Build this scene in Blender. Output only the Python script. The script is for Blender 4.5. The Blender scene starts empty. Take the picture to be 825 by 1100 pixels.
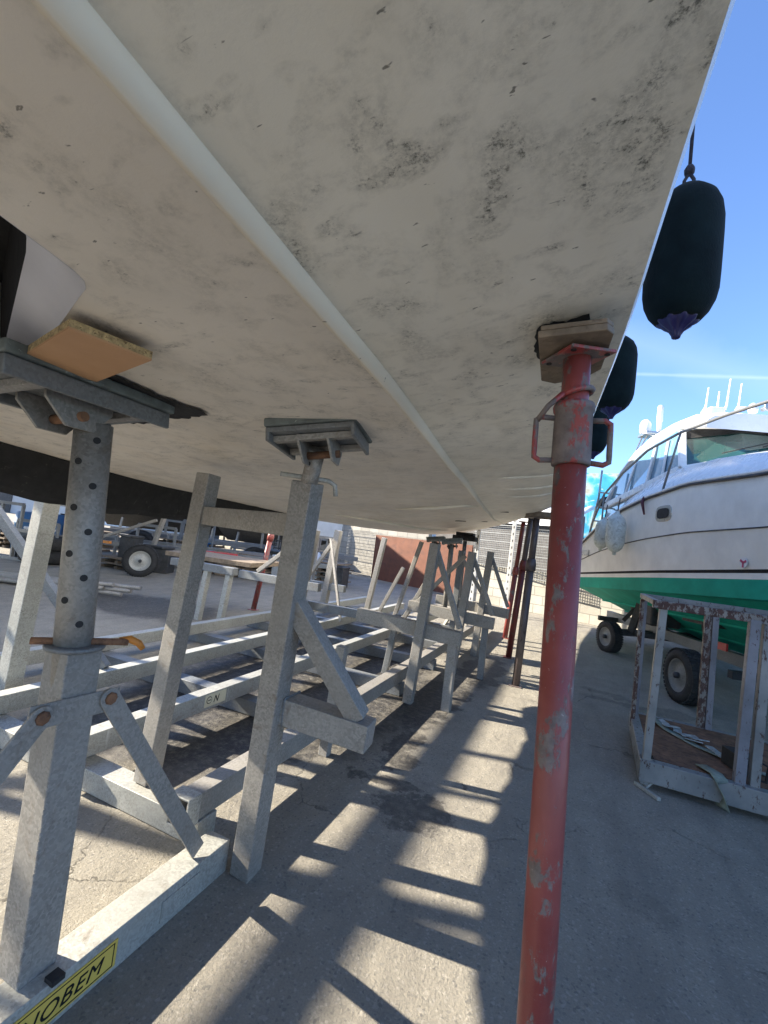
import bpy, bmesh, math, random
from mathutils import Vector, Matrix
R = math.radians
random.seed(7)
sc = bpy.context.scene
col = bpy.data.collections.new("Yard"); sc.collection.children.link(col)

# ------------------------------------------------------------------ materials
def newmat(name):
    m = bpy.data.materials.new(name); m.use_nodes = True
    nt = m.node_tree
    b = nt.nodes['Principled BSDF']
    return m, nt, b
def N(nt, t, **kw):
    n = nt.nodes.new(t)
    for k, v in kw.items():
        if k in n.inputs: n.inputs[k].default_value = v
        else: setattr(n, k, v)
    return n
def coords(nt, scale=(1, 1, 1), rot=(0, 0, 0)):
    c = N(nt, 'ShaderNodeTexCoord'); mp = N(nt, 'ShaderNodeMapping')
    mp.inputs['Scale'].default_value = scale; mp.inputs['Rotation'].default_value = rot
    nt.links.new(c.outputs['Object'], mp.inputs['Vector'])
    return mp.outputs['Vector']
def noise(nt, v, scale, detail=4, rough=.6, dist=0):
    n = N(nt, 'ShaderNodeTexNoise'); n.inputs['Scale'].default_value = scale
    n.inputs['Detail'].default_value = detail; n.inputs['Roughness'].default_value = rough
    n.inputs['Distortion'].default_value = dist
    nt.links.new(v, n.inputs['Vector']); return n.outputs['Fac']
def ramp(nt, fac, stops):
    r = N(nt, 'ShaderNodeValToRGB'); e = r.color_ramp.elements
    while len(e) < len(stops): e.new(.5)
    for x, (p, c) in zip(e, stops):
        x.position = p; x.color = (*c, 1) if hasattr(c, '__len__') else (c, c, c, 1)
    nt.links.new(fac, r.inputs['Fac']); return r.outputs['Color']
def mix(nt, fac, a, b, mode='MIX'):
    m = N(nt, 'ShaderNodeMix', data_type='RGBA', blend_type=mode)
    def put(sock, v):
        if hasattr(v, 'is_linked') or isinstance(v, bpy.types.NodeSocket): nt.links.new(v, sock)
        elif hasattr(v, '__len__'): sock.default_value = (*v, 1)
        else: sock.default_value = v
    put(m.inputs[0], fac); put(m.inputs[6], a); put(m.inputs[7], b)
    return m.outputs[2]
def math_(nt, op, a, b=None, c=None):
    m = N(nt, 'ShaderNodeMath', operation=op)
    for i, v in enumerate((a, b, c)):
        if v is None: continue
        if isinstance(v, (int, float)): m.inputs[i].default_value = v
        else: nt.links.new(v, m.inputs[i])
    return m.outputs[0]
def bump(nt, b, h, strength=.3, dist=.01):
    n = N(nt, 'ShaderNodeBump'); n.inputs['Strength'].default_value = strength; n.inputs['Distance'].default_value = dist
    nt.links.new(h, n.inputs['Height']); nt.links.new(n.outputs[0], b.inputs['Normal'])

def worn(name, base, var=.25, scale=8, rough=.5, metal=0., dirt=None, dirt_t=(.58, .7), bumpd=.002, bscale=60, spec=.5):
    m, nt, b = newmat(name); v = coords(nt)
    n1 = noise(nt, v, scale, 6)
    lo = tuple(c * (1 - var) for c in base); hi = tuple(min(1, c * (1 + var)) for c in base)
    c = ramp(nt, n1, [(.3, lo), (.7, hi)])
    if dirt:
        n2 = noise(nt, v, scale * 2.3, 8, .7, .6)
        f = ramp(nt, n2, [(dirt_t[0], 0), (dirt_t[1], 1)])
        c = mix(nt, f, c, dirt)
    nt.links.new(c, b.inputs['Base Color'])
    nr = noise(nt, v, scale * 3, 3)
    rr = math_(nt, 'MULTIPLY_ADD', nr, .3, rough - .15); nt.links.new(rr, b.inputs['Roughness'])
    b.inputs['Metallic'].default_value = metal
    b.inputs['Specular IOR Level'].default_value = spec
    bump(nt, b, noise(nt, v, bscale, 4), .4, bumpd)
    return m
def plain(name, base, rough=.5, metal=0., **k):
    return worn(name, base, var=.08, rough=rough, metal=metal, **k)

def galv(name, base=(.275, .262, .24), dirtc=(.17, .12, .08)):
    m, nt, b = newmat(name); v = coords(nt)
    vo = N(nt, 'ShaderNodeTexVoronoi'); vo.inputs['Scale'].default_value = 150; nt.links.new(v, vo.inputs['Vector'])
    sep = N(nt, 'ShaderNodeSeparateColor'); nt.links.new(vo.outputs['Color'], sep.inputs[0])
    fine = noise(nt, v, 210, 5, .75)
    s1 = mix(nt, .62, sep.outputs[0], fine)
    c = ramp(nt, s1, [(.22, tuple(x * .62 for x in base)), (.5, base), (.78, tuple(min(1, x * 1.38) for x in base))])
    big = noise(nt, v, 5.5, 6, .65, .5)
    c = mix(nt, ramp(nt, big, [(.35, 0), (.75, .8)]), c, tuple(x * 1.25 for x in base))
    c = mix(nt, ramp(nt, noise(nt, v, 11, 8, .75, 1.), [(.56, 0), (.72, .7)]), c, dirtc)
    c = mix(nt, ramp(nt, noise(nt, v, 2.6, 5, .6), [(.45, 0), (.7, .45)]), c, tuple(x * .6 for x in base))
    # scratches running down the section
    v2 = coords(nt, (55, 55, 3.2))
    c = mix(nt, ramp(nt, noise(nt, v2, 1.4, 5, .7), [(.67, 0), (.72, .55)]), c, tuple(x * .45 for x in base))
    # zinc-white drips
    c = mix(nt, ramp(nt, noise(nt, v2, .7, 4, .6), [(.69, 0), (.75, .45)]), c, (.72, .73, .72))
    nt.links.new(c, b.inputs['Base Color'])
    nt.links.new(ramp(nt, fine, [(.3, .42), (.7, .68)]), b.inputs['Roughness'])
    b.inputs['Metallic'].default_value = .25
    bump(nt, b, math_(nt, 'ADD', fine, noise(nt, v, 40, 4)), .35, .0016)
    return m
GALV = galv('galvanised_steel')
GALV2 = galv('galvanised_steel_dull', (.17, .18, .185))
GALV_L = galv('galvanised_steel_pale', (.36, .36, .33))

def hull_mat(name, base, dark=.5, patches=True):
    m, nt, b = newmat(name); v = coords(nt)
    c = ramp(nt, noise(nt, v, 1.6, 5, .55, .3), [(.3, tuple(x * .87 for x in base)), (.7, tuple(min(1, x * 1.07) for x in base))])
    vs = coords(nt, (2.6, 1., 2.), (0, 0, R(8)))
    c = mix(nt, ramp(nt, noise(nt, vs, 2.6, 4, .5, .2), [(.48, 0), (.8, .4)]), c, tuple(x * f for x, f in zip(base, (.86, .8, .7))))
    # scuffs: clusters of fine flecks where the paint has rubbed thin
    vp = coords(nt, (1.55, 1.0, 1.), (0, 0, R(-24)))
    vq = coords(nt, (1.0, 1.9, 1.), (0, 0, R(35)))
    p1 = ramp(nt, noise(nt, vp, 8.5, 4, .55, .25), [(.475, 0), (.65, 1)])
    p2 = ramp(nt, noise(nt, vq, 12, 4, .55, .25), [(.52, 0), (.66, 1)])
    area = ramp(nt, noise(nt, v, 2.1, 2, .5), [(.34, .75), (.48, 1)])
    sx_ = N(nt, 'ShaderNodeSeparateXYZ'); nt.links.new(v, sx_.inputs[0])
    yf = ramp(nt, math_(nt, 'DIVIDE', sx_.outputs[1], 4), [(.25, .85), (.6, .5)])
    fl = noise(nt, v, 170, 6, .8)
    fl2 = noise(nt, v, 42, 5, .7, .5)
    fleck = math_(nt, 'ADD', math_(nt, 'MULTIPLY', fl, .55), math_(nt, 'MULTIPLY', fl2, .45))
    pm = math_(nt, 'MULTIPLY', math_(nt, 'MAXIMUM', p1, p2), math_(nt, 'MULTIPLY', area, yf))
    th = math_(nt, 'MULTIPLY_ADD', pm, -.17, .655)          # threshold falls inside patches
    f = math_(nt, 'MULTIPLY', math_(nt, 'SUBTRACT', fleck, th), 8)
    f = math_(nt, 'MINIMUM', math_(nt, 'MAXIMUM', f, 0), 1)
    f = math_(nt, 'MULTIPLY', f, pm)
    gr = ramp(nt, noise(nt, v, 95, 6, .8), [(.40, 0), (.60, 1)])
    haze_ = math_(nt, 'MULTIPLY', math_(nt, 'MULTIPLY', pm, .42), math_(nt, 'MULTIPLY_ADD', gr, .8, .2))
    f = math_(nt, 'MINIMUM', math_(nt, 'ADD', math_(nt, 'MULTIPLY', f, dark * 1.25), haze_), 1)
    if patches: c = mix(nt, f, c, (.11, .107, .09))
    vpit = coords(nt, (1.0, 2.2, 1.), (0, 0, R(20)))
    c = mix(nt, ramp(nt, noise(nt, vpit, 34, 3, .55, .3), [(.705, 0), (.735, .75)]), c, (.07, .062, .05))
    # long thin black nicks
    vn = coords(nt, (3.5, 22., 5.), (0, 0, R(12)))
    c = mix(nt, ramp(nt, noise(nt, vn, 1.9, 4, .6, .4), [(.735, 0), (.76, .8)]), c, (.05, .045, .04))
    nt.links.new(c, b.inputs['Base Color'])
    nt.links.new(ramp(nt, noise(nt, v, 9, 4), [(.3, .38), (.7, .62)]), b.inputs['Roughness'])
    bump(nt, b, math_(nt, 'ADD', noise(nt, v, 2.2, 3), math_(nt, 'MULTIPLY', noise(nt, v, 55, 5, .7), .12)), .28, .02)
    return m
HULL_R = hull_mat('bottom_paint_cream', (.83, .79, .69), .8)
HULL_L = hull_mat('bottom_paint_beige', (.79, .725, .63), .7)
HULL_S = hull_mat('strake_paint_ivory', (.83, .76, .63), .4, False)
KEELB = worn('black_antifouling', (.012, .012, .013), .5, 9, .8, dirt=(.10, .095, .08), dirt_t=(.62, .75), bumpd=.004)
GEL = worn('white_gelcoat', (.72, .73, .73), .05, 3, .28, bumpd=.0006, bscale=20)
GELD = worn('white_gelcoat_dusty', (.74, .73, .69), .09, 4, .4, dirt=(.5, .46, .36), dirt_t=(.66, .95), bumpd=.0006)
NICHE = worn('pale_violet_gelcoat', (.62, .62, .66), .06, 6, .35, dirt=(.3, .28, .26), dirt_t=(.66, .8))
BLACK = worn('black_rubber', (.014, .014, .015), .4, 12, .75, bumpd=.002)
TYRE = worn('tyre_rubber', (.022, .022, .022), .4, 12, .85, dirt=(.07, .065, .055), bumpd=.002)
DARKM = worn('dark_steel', (.05, .052, .055), .4, 10, .6, .3, dirt=(.12, .07, .04))
RUST = worn('rusty_steel', (.17, .085, .045), .5, 15, .85, dirt=(.07, .035, .025), dirt_t=(.5, .65), bumpd=.004)
CHIP = worn('particle_board_face', (.50, .285, .145), .08, 4, .6, bumpd=.001)
CHIPE = worn('particle_board_edge', (.42, .32, .17), .5, 90, .9, dirt=(.12, .08, .04), dirt_t=(.55, .62), bumpd=.006, bscale=120)
PLY = worn('dirty_plywood', (.19, .145, .10), .35, 20, .85, dirt=(.10, .075, .05), dirt_t=(.55, .7), bumpd=.003)
PAD = worn('worn_grey_green_pad', (.13, .15, .145), .4, 22, .7, dirt=(.42, .48, .44), dirt_t=(.62, .7), bumpd=.004)
YEL = worn('yellow_label', (.62, .44, .09), .1, 10, .5, dirt=(.2, .15, .06), dirt_t=(.7, .8))
BEI = worn('pale_label', (.66, .60, .42), .1, 10, .5)
INK = worn('black_ink', (.012, .012, .012), .1, 8, .7, spec=.2)
BOARD = worn('copper_brown_sheet', (.135, .045, .022), .22, 2.2, .7, dirt=(.08, .028, .018), dirt_t=(.5, .75), bumpd=.003)
BLUE = worn('blue_plastic', (.02, .09, .20), .2, 4, .5)
PALEB = worn('pale_blue_paint', (.30, .42, .50), .15, 4, .5)
ORANGE = worn('orange_paint', (.55, .20, .03), .2, 9, .6, dirt=(.15, .06, .02))
REDL = worn('red_reflector', (.45, .03, .03), .1, 9, .35)
TARP = worn('pale_tarpaulin', (.55, .57, .58), .2, 5, .7, bumpd=.03, bscale=9)
SSTEEL = plain('stainless_rail', (.42, .43, .42), .3, .9)
DKST = plain('weathered_grey_rail', (.20, .20, .19), .4, .5)
FENW = worn('grimy_white_fender', (.58, .62, .58), .2, 9, .55, dirt=(.16, .17, .14), dirt_t=(.5, .75))
FABR, nt, b = newmat('navy_fender_sock')
v = coords(nt); vz = coords(nt, (220, 220, 90))
nt.links.new(ramp(nt, noise(nt, v, 12, 5), [(.3, (.004, .008, .009)), (.7, (.009, .018, .019))]), b.inputs['Base Color'])
b.inputs['Roughness'].default_value = .95; b.inputs['Sheen Weight'].default_value = .06; b.inputs['Specular IOR Level'].default_value = .1
bump(nt, b, noise(nt, vz, 1, 3), .5, .002)
NAVY = worn('navy_vinyl', (.018, .014, .075), .3, 9, .4)
ROPE = worn('dark_rope', (.045, .04, .05), .5, 80, .95, bumpd=.004, bscale=150)
def streaky_green():
    m, nt, b = newmat('green_antifouling'); v = coords(nt)
    c = ramp(nt, noise(nt, v, 2.5, 5, .6, .4), [(.3, (.006, .25, .185)), (.75, (.012, .38, .29))])
    c = mix(nt, ramp(nt, noise(nt, v, 14, 7, .75), [(.62, 0), (.75, .4)]), c, (.04, .30, .22))
    nt.links.new(c, b.inputs['Base Color']); b.inputs['Roughness'].default_value = .7; b.inputs['Specular IOR Level'].default_value = .2
    bump(nt, b, noise(nt, v, 30, 4), .3, .003); return m
GREEN = streaky_green()

def chipped(name, paint, under, amount=.6, scale=16, paint2=None):
    m, nt, b = newmat(name); v = coords(nt, (1, 1, .45))
    v0 = coords(nt)
    n1 = noise(nt, v, scale * 1.5, 9, .74, .15)
    p = ramp(nt, noise(nt, v0, 5, 5), [(.3, tuple(x * .82 for x in paint)), (.7, paint2 or tuple(min(1, x * 1.2) for x in paint))])
    f = ramp(nt, n1, [(amount, 0), (amount + .035, 1)])
    u = ramp(nt, noise(nt, v0, 30, 6, .7), [(.3, tuple(x * .6 for x in under)), (.7, tuple(min(1, x * 1.35) for x in under))])
    c = mix(nt, f, p, u)
    c = mix(nt, ramp(nt, noise(nt, v0, 120, 4, .7), [(.68, 0), (.72, .7)]), c, (.55, .5, .46))
    nt.links.new(c, b.inputs['Base Color'])
    nt.links.new(ramp(nt, n1, [(amount, .42), (amount + .04, .8)]), b.inputs['Roughness'])
    bump(nt, b, math_(nt, 'SUBTRACT', noise(nt, v0, 70, 4), math_(nt, 'MULTIPLY', f, .8)), .5, .0012)
    return m
REDP = chipped('chipped_red_paint', (.20, .032, .028), (.19, .155, .14), .545, 12, (.31, .078, .066))
REDC = chipped('prop_collar_worn_paint', (.28, .05, .045), (.17, .14, .13), .46, 13)
REDD = chipped('dark_red_prop_paint', (.16, .03, .025), (.12, .09, .08), .58, 16)
GREYP = chipped('dirty_grey_prop_paint', (.11, .085, .08), (.06, .05, .045), .58, 16)
CAGE = chipped('flaking_white_over_rust', (.17, .175, .175), (.075, .045, .035), .575, 26, (.27, .265, .25))
CAGEB = chipped('flaking_violet_white_paint', (.14, .145, .165), (.075, .045, .038), .59, 26, (.23, .23, .26))
CAGER = chipped('rusty_flaking_paint', (.20, .185, .165), (.075, .038, .03), .47, 28)

def glass(name, tint, rough=.06):
    m, nt, b = newmat(name); v = coords(nt)
    nt.links.new(ramp(nt, noise(nt, v, 2.2, 3), [(.3, tuple(x * .6 for x in tint)), (.7, tint)]), b.inputs['Base Color'])
    b.inputs['Roughness'].default_value = rough; b.inputs['Specular IOR Level'].default_value = .9
    b.inputs['Coat Weight'].default_value = 1; b.inputs['Coat Roughness'].default_value = .02
    return m
GLASS = glass('dark_green_glass', (.02, .075, .07), .03)
GLASSB = glass('side_window_glass', (.12, .26, .36))
CLEAR, nt, b = newmat('tinted_windscreen')
b.inputs['Base Color'].default_value = (.62, .85, .82, 1); b.inputs['Transmission Weight'].default_value = .85
b.inputs['Roughness'].default_value = .02; b.inputs['IOR'].default_value = 1.15; b.inputs['Coat Weight'].default_value = .8

def ground_mat():
    m, nt, b = newmat('yard_concrete'); v = coords(nt)
    big = noise(nt, v, .55, 6, .6, .4); mid = noise(nt, v, 4.5, 7, .65, .3); fin = noise(nt, v, 150, 5, .8)
    c = ramp(nt, big, [(.3, (.215, .198, .168)), (.7, (.325, .302, .25))])
    c = mix(nt, ramp(nt, mid, [(.3, 0), (.75, .55)]), c, (.42, .385, .31))
    c = mix(nt, ramp(nt, fin, [(.35, .5), (.6, 0)]), c, (.16, .15, .14))
    vo = N(nt, 'ShaderNodeTexVoronoi'); vo.inputs['Scale'].default_value = 130; nt.links.new(v, vo.inputs['Vector'])
    sp = N(nt, 'ShaderNodeSeparateColor'); nt.links.new(vo.outputs['Color'], sp.inputs[0])
    c = mix(nt, ramp(nt, sp.outputs[0], [(.86, 0), (.95, .35)]), c, (.46, .43, .38))
    c = mix(nt, ramp(nt, sp.outputs[1], [(.9, 0), (.97, .5)]), c, (.12, .12, .115))
    c = mix(nt, ramp(nt, noise(nt, coords(nt, (2.2, .5, 1), (0, 0, R(6))), 2.4, 6, .65, .5), [(.45, 0), (.75, .5)]), c, (.15, .14, .125))
    # oil and water stains, strengthened under the cradle to paint in its shade
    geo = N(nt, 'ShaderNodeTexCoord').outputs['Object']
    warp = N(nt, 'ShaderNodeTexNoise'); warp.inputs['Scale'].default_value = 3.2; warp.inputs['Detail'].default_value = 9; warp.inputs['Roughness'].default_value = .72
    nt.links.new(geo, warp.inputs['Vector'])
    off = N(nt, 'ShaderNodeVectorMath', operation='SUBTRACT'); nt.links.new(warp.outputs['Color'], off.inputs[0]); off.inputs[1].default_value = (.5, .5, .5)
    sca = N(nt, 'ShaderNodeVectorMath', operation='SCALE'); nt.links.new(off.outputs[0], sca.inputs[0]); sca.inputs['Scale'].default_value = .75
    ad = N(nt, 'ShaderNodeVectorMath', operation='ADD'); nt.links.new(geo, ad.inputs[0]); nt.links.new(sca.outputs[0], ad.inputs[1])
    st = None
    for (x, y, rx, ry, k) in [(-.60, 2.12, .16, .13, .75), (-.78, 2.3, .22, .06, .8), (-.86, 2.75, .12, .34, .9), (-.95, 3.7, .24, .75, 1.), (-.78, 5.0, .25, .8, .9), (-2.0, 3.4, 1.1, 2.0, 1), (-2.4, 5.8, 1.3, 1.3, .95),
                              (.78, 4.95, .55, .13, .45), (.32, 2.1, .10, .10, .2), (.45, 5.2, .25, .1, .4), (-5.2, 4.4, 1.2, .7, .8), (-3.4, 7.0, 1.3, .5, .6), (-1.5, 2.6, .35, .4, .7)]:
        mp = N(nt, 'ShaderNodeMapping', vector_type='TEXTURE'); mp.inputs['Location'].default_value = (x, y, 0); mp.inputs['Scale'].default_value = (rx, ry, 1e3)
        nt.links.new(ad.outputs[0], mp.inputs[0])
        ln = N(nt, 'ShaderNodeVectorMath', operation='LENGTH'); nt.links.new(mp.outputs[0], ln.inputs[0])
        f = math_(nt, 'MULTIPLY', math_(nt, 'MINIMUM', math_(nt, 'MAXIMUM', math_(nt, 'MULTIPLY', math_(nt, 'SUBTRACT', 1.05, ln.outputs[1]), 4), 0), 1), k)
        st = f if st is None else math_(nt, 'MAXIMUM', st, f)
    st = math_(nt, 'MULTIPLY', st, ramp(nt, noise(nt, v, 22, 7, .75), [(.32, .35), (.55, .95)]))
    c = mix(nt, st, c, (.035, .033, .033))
    # drips
    c = mix(nt, ramp(nt, noise(nt, v, 26, 5, .6), [(.715, 0), (.73, .55)]), c, (.06, .058, .055))
    # cracks
    vw = N(nt, 'ShaderNodeVectorMath', operation='ADD'); nt.links.new(geo, vw.inputs[0])
    sc2 = N(nt, 'ShaderNodeVectorMath', operation='SCALE'); nt.links.new(off.outputs[0], sc2.inputs[0]); sc2.inputs['Scale'].default_value = .25
    nt.links.new(sc2.outputs[0], vw.inputs[1])
    cr = N(nt, 'ShaderNodeTexVoronoi', feature='DISTANCE_TO_EDGE'); cr.inputs['Scale'].default_value = 1.35; nt.links.new(vw.outputs[0], cr.inputs['Vector'])
    crk = ramp(nt, cr.outputs['Distance'], [(.0, 1), (.0035, 0)])
    crk = math_(nt, 'MULTIPLY', crk, ramp(nt, noise(nt, v, 1.6, 3), [(.52, 0), (.62, .6)]))
    c = mix(nt, crk, c, (.045, .042, .04))
    nt.links.new(c, b.inputs['Base Color'])
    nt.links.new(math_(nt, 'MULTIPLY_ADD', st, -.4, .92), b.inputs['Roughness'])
    b.inputs['Specular IOR Level'].default_value = .25
    h = math_(nt, 'ADD', math_(nt, 'MULTIPLY', noise(nt, v, 115, 6, .75), 1.), math_(nt, 'MULTIPLY', noise(nt, v, 22, 4), .8))
    h = math_(nt, 'ADD', h, math_(nt, 'MULTIPLY', noise(nt, v, 7, 4), 1.6))
    h = math_(nt, 'SUBTRACT', h, math_(nt, 'MULTIPLY', crk, 2.))
    bump(nt, b, h, .9, .010)
    return m
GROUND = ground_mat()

def block_mat():
    m, nt, b = newmat('concrete_blocks'); v = coords(nt)
    c0 = N(nt, 'ShaderNodeTexCoord'); mp = N(nt, 'ShaderNodeMapping'); mp.inputs['Rotation'].default_value = (R(90), 0, 0)
    nt.links.new(c0.outputs['Object'], mp.inputs[0])
    br = N(nt, 'ShaderNodeTexBrick'); br.inputs['Scale'].default_value = 1; br.inputs['Brick Width'].default_value = .42; br.inputs['Row Height'].default_value = .21
    br.inputs['Mortar Size'].default_value = .008; br.inputs['Color1'].default_value = (.34, .325, .285, 1); br.inputs['Color2'].default_value = (.42, .40, .35, 1); br.inputs['Mortar'].default_value = (.20, .19, .17, 1)
    nt.links.new(mp.outputs[0], br.inputs['Vector'])
    c = mix(nt, ramp(nt, noise(nt, v, 3, 6), [(.4, 0), (.8, .6)]), br.outputs['Color'], (.22, .20, .17))
    nt.links.new(c, b.inputs['Base Color']); b.inputs['Roughness'].default_value = .95
    bump(nt, b, math_(nt, 'SUBTRACT', noise(nt, v, 40, 5), br.outputs['Fac']), .5, .01); return m
BLOCK = block_mat()
def mural_mat():
    m, nt, b = newmat('painted_mural'); v = coords(nt, (.5, .5, 1.1), (0, R(-14), 0))
    w = noise(nt, v, .9, 6, .55, 1.6)
    c = ramp(nt, w, [(.28, (.008, .10, .30)), (.42, (.01, .18, .42)), (.52, (.03, .30, .52)), (.575, (.30, .42, .48)), (.61, (.30, .30, .24)), (.68, (.02, .24, .36)), (.85, (.3, .42, .48))])
    n2 = ramp(nt, noise(nt, v, 2.4, 4, .6, 2.2), [(.64, 0), (.66, .7)])
    c = mix(nt, n2, c, (.42, .50, .53))
    nt.links.new(c, b.inputs['Base Color']); b.inputs['Roughness'].default_value = .8; return m
MURAL = mural_mat()
def corr_mat(name, base, scale=14):
    m, nt, b = newmat(name); c0 = coords(nt)
    w = N(nt, 'ShaderNodeTexWave', wave_type='BANDS'); w.inputs['Scale'].default_value = scale; nt.links.new(c0, w.inputs['Vector'])
    nt.links.new(ramp(nt, noise(nt, c0, 1.2, 5), [(.3, tuple(x * .8 for x in base)), (.7, base)]), b.inputs['Base Color'])
    b.inputs['Roughness'].default_value = .6; bump(nt, b, w.outputs['Fac'], .6, .03); return m
HALL = corr_mat('pale_cladding', (.50, .52, .53), 4)

# ------------------------------------------------------------------ mesh builder
OFF = {}
class B:
    def __init__(s): s.bm = bmesh.new()
    def hexa(s, p):          # 8 corners: bottom 4 ccw, top 4 ccw
        v = [s.bm.verts.new(q) for q in p]
        for f in ((3, 2, 1, 0), (4, 5, 6, 7), (0, 1, 5, 4), (1, 2, 6, 5), (2, 3, 7, 6), (3, 0, 4, 7)): s.bm.faces.new([v[i] for i in f])
        return s
    def box(s, c, d, rz=0, M=None):
        c = Vector(c); m = M or Matrix.Rotation(rz, 3, 'Z')
        hx, hy, hz = d[0] / 2, d[1] / 2, d[2] / 2
        return s.hexa([c + m @ Vector((x * hx, y * hy, z * hz)) for z in (-1, 1) for x, y in ((-1, -1), (1, -1), (1, 1), (-1, 1))])
    def bar(s, a, b, w, h, up=(0, 0, 1)):       # rectangular section along a-b
        a = Vector(a); b = Vector(b); d = (b - a).normalized(); u = Vector(up)
        if abs(d.dot(u)) > .98: u = Vector((0, 1, 0))
        x = d.cross(u).normalized(); z = x.cross(d)
        o = [(-w / 2, -h / 2), (w / 2, -h / 2), (w / 2, h / 2), (-w / 2, h / 2)]
        return s.hexa([p + x * q[0] + z * q[1] for p in (a, b) for q in o])
    def channel(s, a, b, w, h, t=.008, up=(0, 0, 1)):   # hollow rectangular tube, open ends
        a = Vector(a); b = Vector(b); d = (b - a).normalized(); u = Vector(up)
        if abs(d.dot(u)) > .98: u = Vector((0, 1, 0))
        x = d.cross(u).normalized(); z = x.cross(d)
        rings = []
        for p in (a, b):
            for k in (0, t):
                rings.append([s.bm.verts.new(p + x * q[0] * (w / 2 - k) + z * q[1] * (h / 2 - k)) for q in ((-1, -1), (1, -1), (1, 1), (-1, 1))])
        ao, ai, bo, bi = rings
        for i in range(4):
            j = (i + 1) % 4
            s.bm.faces.new((ao[i], ao[j], bo[j], bo[i])); s.bm.faces.new((ai[j], ai[i], bi[i], bi[j]))
            s.bm.faces.new((ao[j], ao[i], ai[i], ai[j])); s.bm.faces.new((bo[i], bo[j], bi[j], bi[i]))
        return s
    def tube(s, pts, r, n=12, caps=True):
        pts = [Vector(p) for p in pts]; rr = r if hasattr(r, '__len__') else [r] * len(pts)
        rings = []; prev = None
        for i, p in enumerate(pts):
            d = (pts[min(i + 1, len(pts) - 1)] - pts[max(i - 1, 0)]).normalized()
            u = prev or (Vector((0, 0, 1)) if abs(d.z) < .9 else Vector((1, 0, 0)))
            x = d.cross(u).normalized(); y = x.cross(d).normalized(); prev = y
            rings.append([s.bm.verts.new(p + (x * math.cos(2 * math.pi * k / n) + y * math.sin(2 * math.pi * k / n)) * rr[i]) for k in range(n)])
        for a, b_ in zip(rings, rings[1:]):
            for k in range(n): f = s.bm.faces.new((a[k], a[(k + 1) % n], b_[(k + 1) % n], b_[k])); f.smooth = True
        if caps:
            s.bm.faces.new(rings[0][::-1]); s.bm.faces.new(rings[-1])
        return s
    def lathe(s, prof, c, axis=(0, 0, 1), n=28, amp=0, lobes=8, amp_f=None, ring=False):
        c = Vector(c); q = Vector((0, 0, 1)).rotation_difference(Vector(axis).normalized())
        rings = []
        for i, (r, z) in enumerate(prof):
            a_ = amp_f(i, z) if amp_f else amp
            rings.append([s.bm.verts.new(c + q @ Vector((math.cos(2 * math.pi * k / n), math.sin(2 * math.pi * k / n), 0)).__mul__(r * (1 + a_ * math.cos(lobes * 2 * math.pi * k / n))) + q @ Vector((0, 0, z))) for k in range(n)])
        for a, b_ in zip(rings, rings[1:]):
            for k in range(n): f = s.bm.faces.new((a[k], a[(k + 1) % n], b_[(k + 1) % n], b_[k])); f.smooth = True
        if ring:
            for k in range(n): s.bm.faces.new((rings[-1][k], rings[-1][(k + 1) % n], rings[0][(k + 1) % n], rings[0][k]))
        else: s.bm.faces.new(rings[0][::-1]); s.bm.faces.new(rings[-1])
        return s
    def prism(s, poly, off):
        off = Vector(off); a = [s.bm.verts.new(Vector(p)) for p in poly]; b_ = [s.bm.verts.new(Vector(p) + off) for p in poly]
        s.bm.faces.new(a[::-1]); s.bm.faces.new(b_)
        n = len(a)
        for i in range(n): s.bm.faces.new((a[i], a[(i + 1) % n], b_[(i + 1) % n], b_[i]))
        return s
    def loft(s, rings, closed=False, smooth=False, caps=False):
        rs = [[s.bm.verts.new(Vector(p)) for p in r] for r in rings]; n = len(rs[0])
        for a, b_ in zip(rs, rs[1:]):
            for k in range(n if closed else n - 1):
                f = s.bm.faces.new((a[k], b_[k], b_[(k + 1) % n], a[(k + 1) % n])); f.smooth = smooth
        if caps: s.bm.faces.new(rs[0]); s.bm.faces.new(rs[-1][::-1])
        return s
    def build(s, name, mat, parent=None, bevel=0, label=None, seg=2, solid=0):
        root = parent
        while root is not None and root.parent: root = root.parent
        off = OFF.get(root.name, Vector()) if root else Vector()
        bmesh.ops.recalc_face_normals(s.bm, faces=s.bm.faces[:])
        if off.length: bmesh.ops.translate(s.bm, vec=-off, verts=s.bm.verts[:])
        me = bpy.data.meshes.new(name); s.bm.to_mesh(me); s.bm.free()
        me.materials.append(mat)
        o = bpy.data.objects.new(name, me); col.objects.link(o); o.parent = parent
        if solid:
            md = o.modifiers.new('thick', 'SOLIDIFY'); md.thickness = solid; md.offset = 1
        if bevel:
            md = o.modifiers.new('soft', 'BEVEL'); md.width = bevel; md.segments = seg; md.limit_method = 'ANGLE'; md.angle_limit = R(40)
            for p in me.polygons: p.use_smooth = True
            md = o.modifiers.new('wn', 'WEIGHTED_NORMAL')
        if label: o['label'] = label
        return o
def tag(o, label, cat, group=None):
    o['label'] = label; o['category'] = cat
    if group: o['group'] = group
    return o
def thing(name, label, cat, loc=(0, 0, 0), group=None):
    o = bpy.data.objects.new(name, None); o.empty_display_size = .1; col.objects.link(o); o.location = loc
    OFF[o.name] = Vector(loc); return tag(o, label, cat, group)
def struct(o): o['kind'] = 'structure'; return o
def single(bld, name, mat, label, cat, group=None, **k):
    c = Vector()
    vs = [v.co for v in bld.bm.verts]
    c = Vector((sum(v.x for v in vs) / len(vs), sum(v.y for v in vs) / len(vs), min(v.z for v in vs)))
    bmesh.ops.translate(bld.bm, vec=-c, verts=bld.bm.verts[:])
    o = bld.build(name, mat, None, **k); o.location = c
    return tag(o, label, cat, group)
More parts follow.
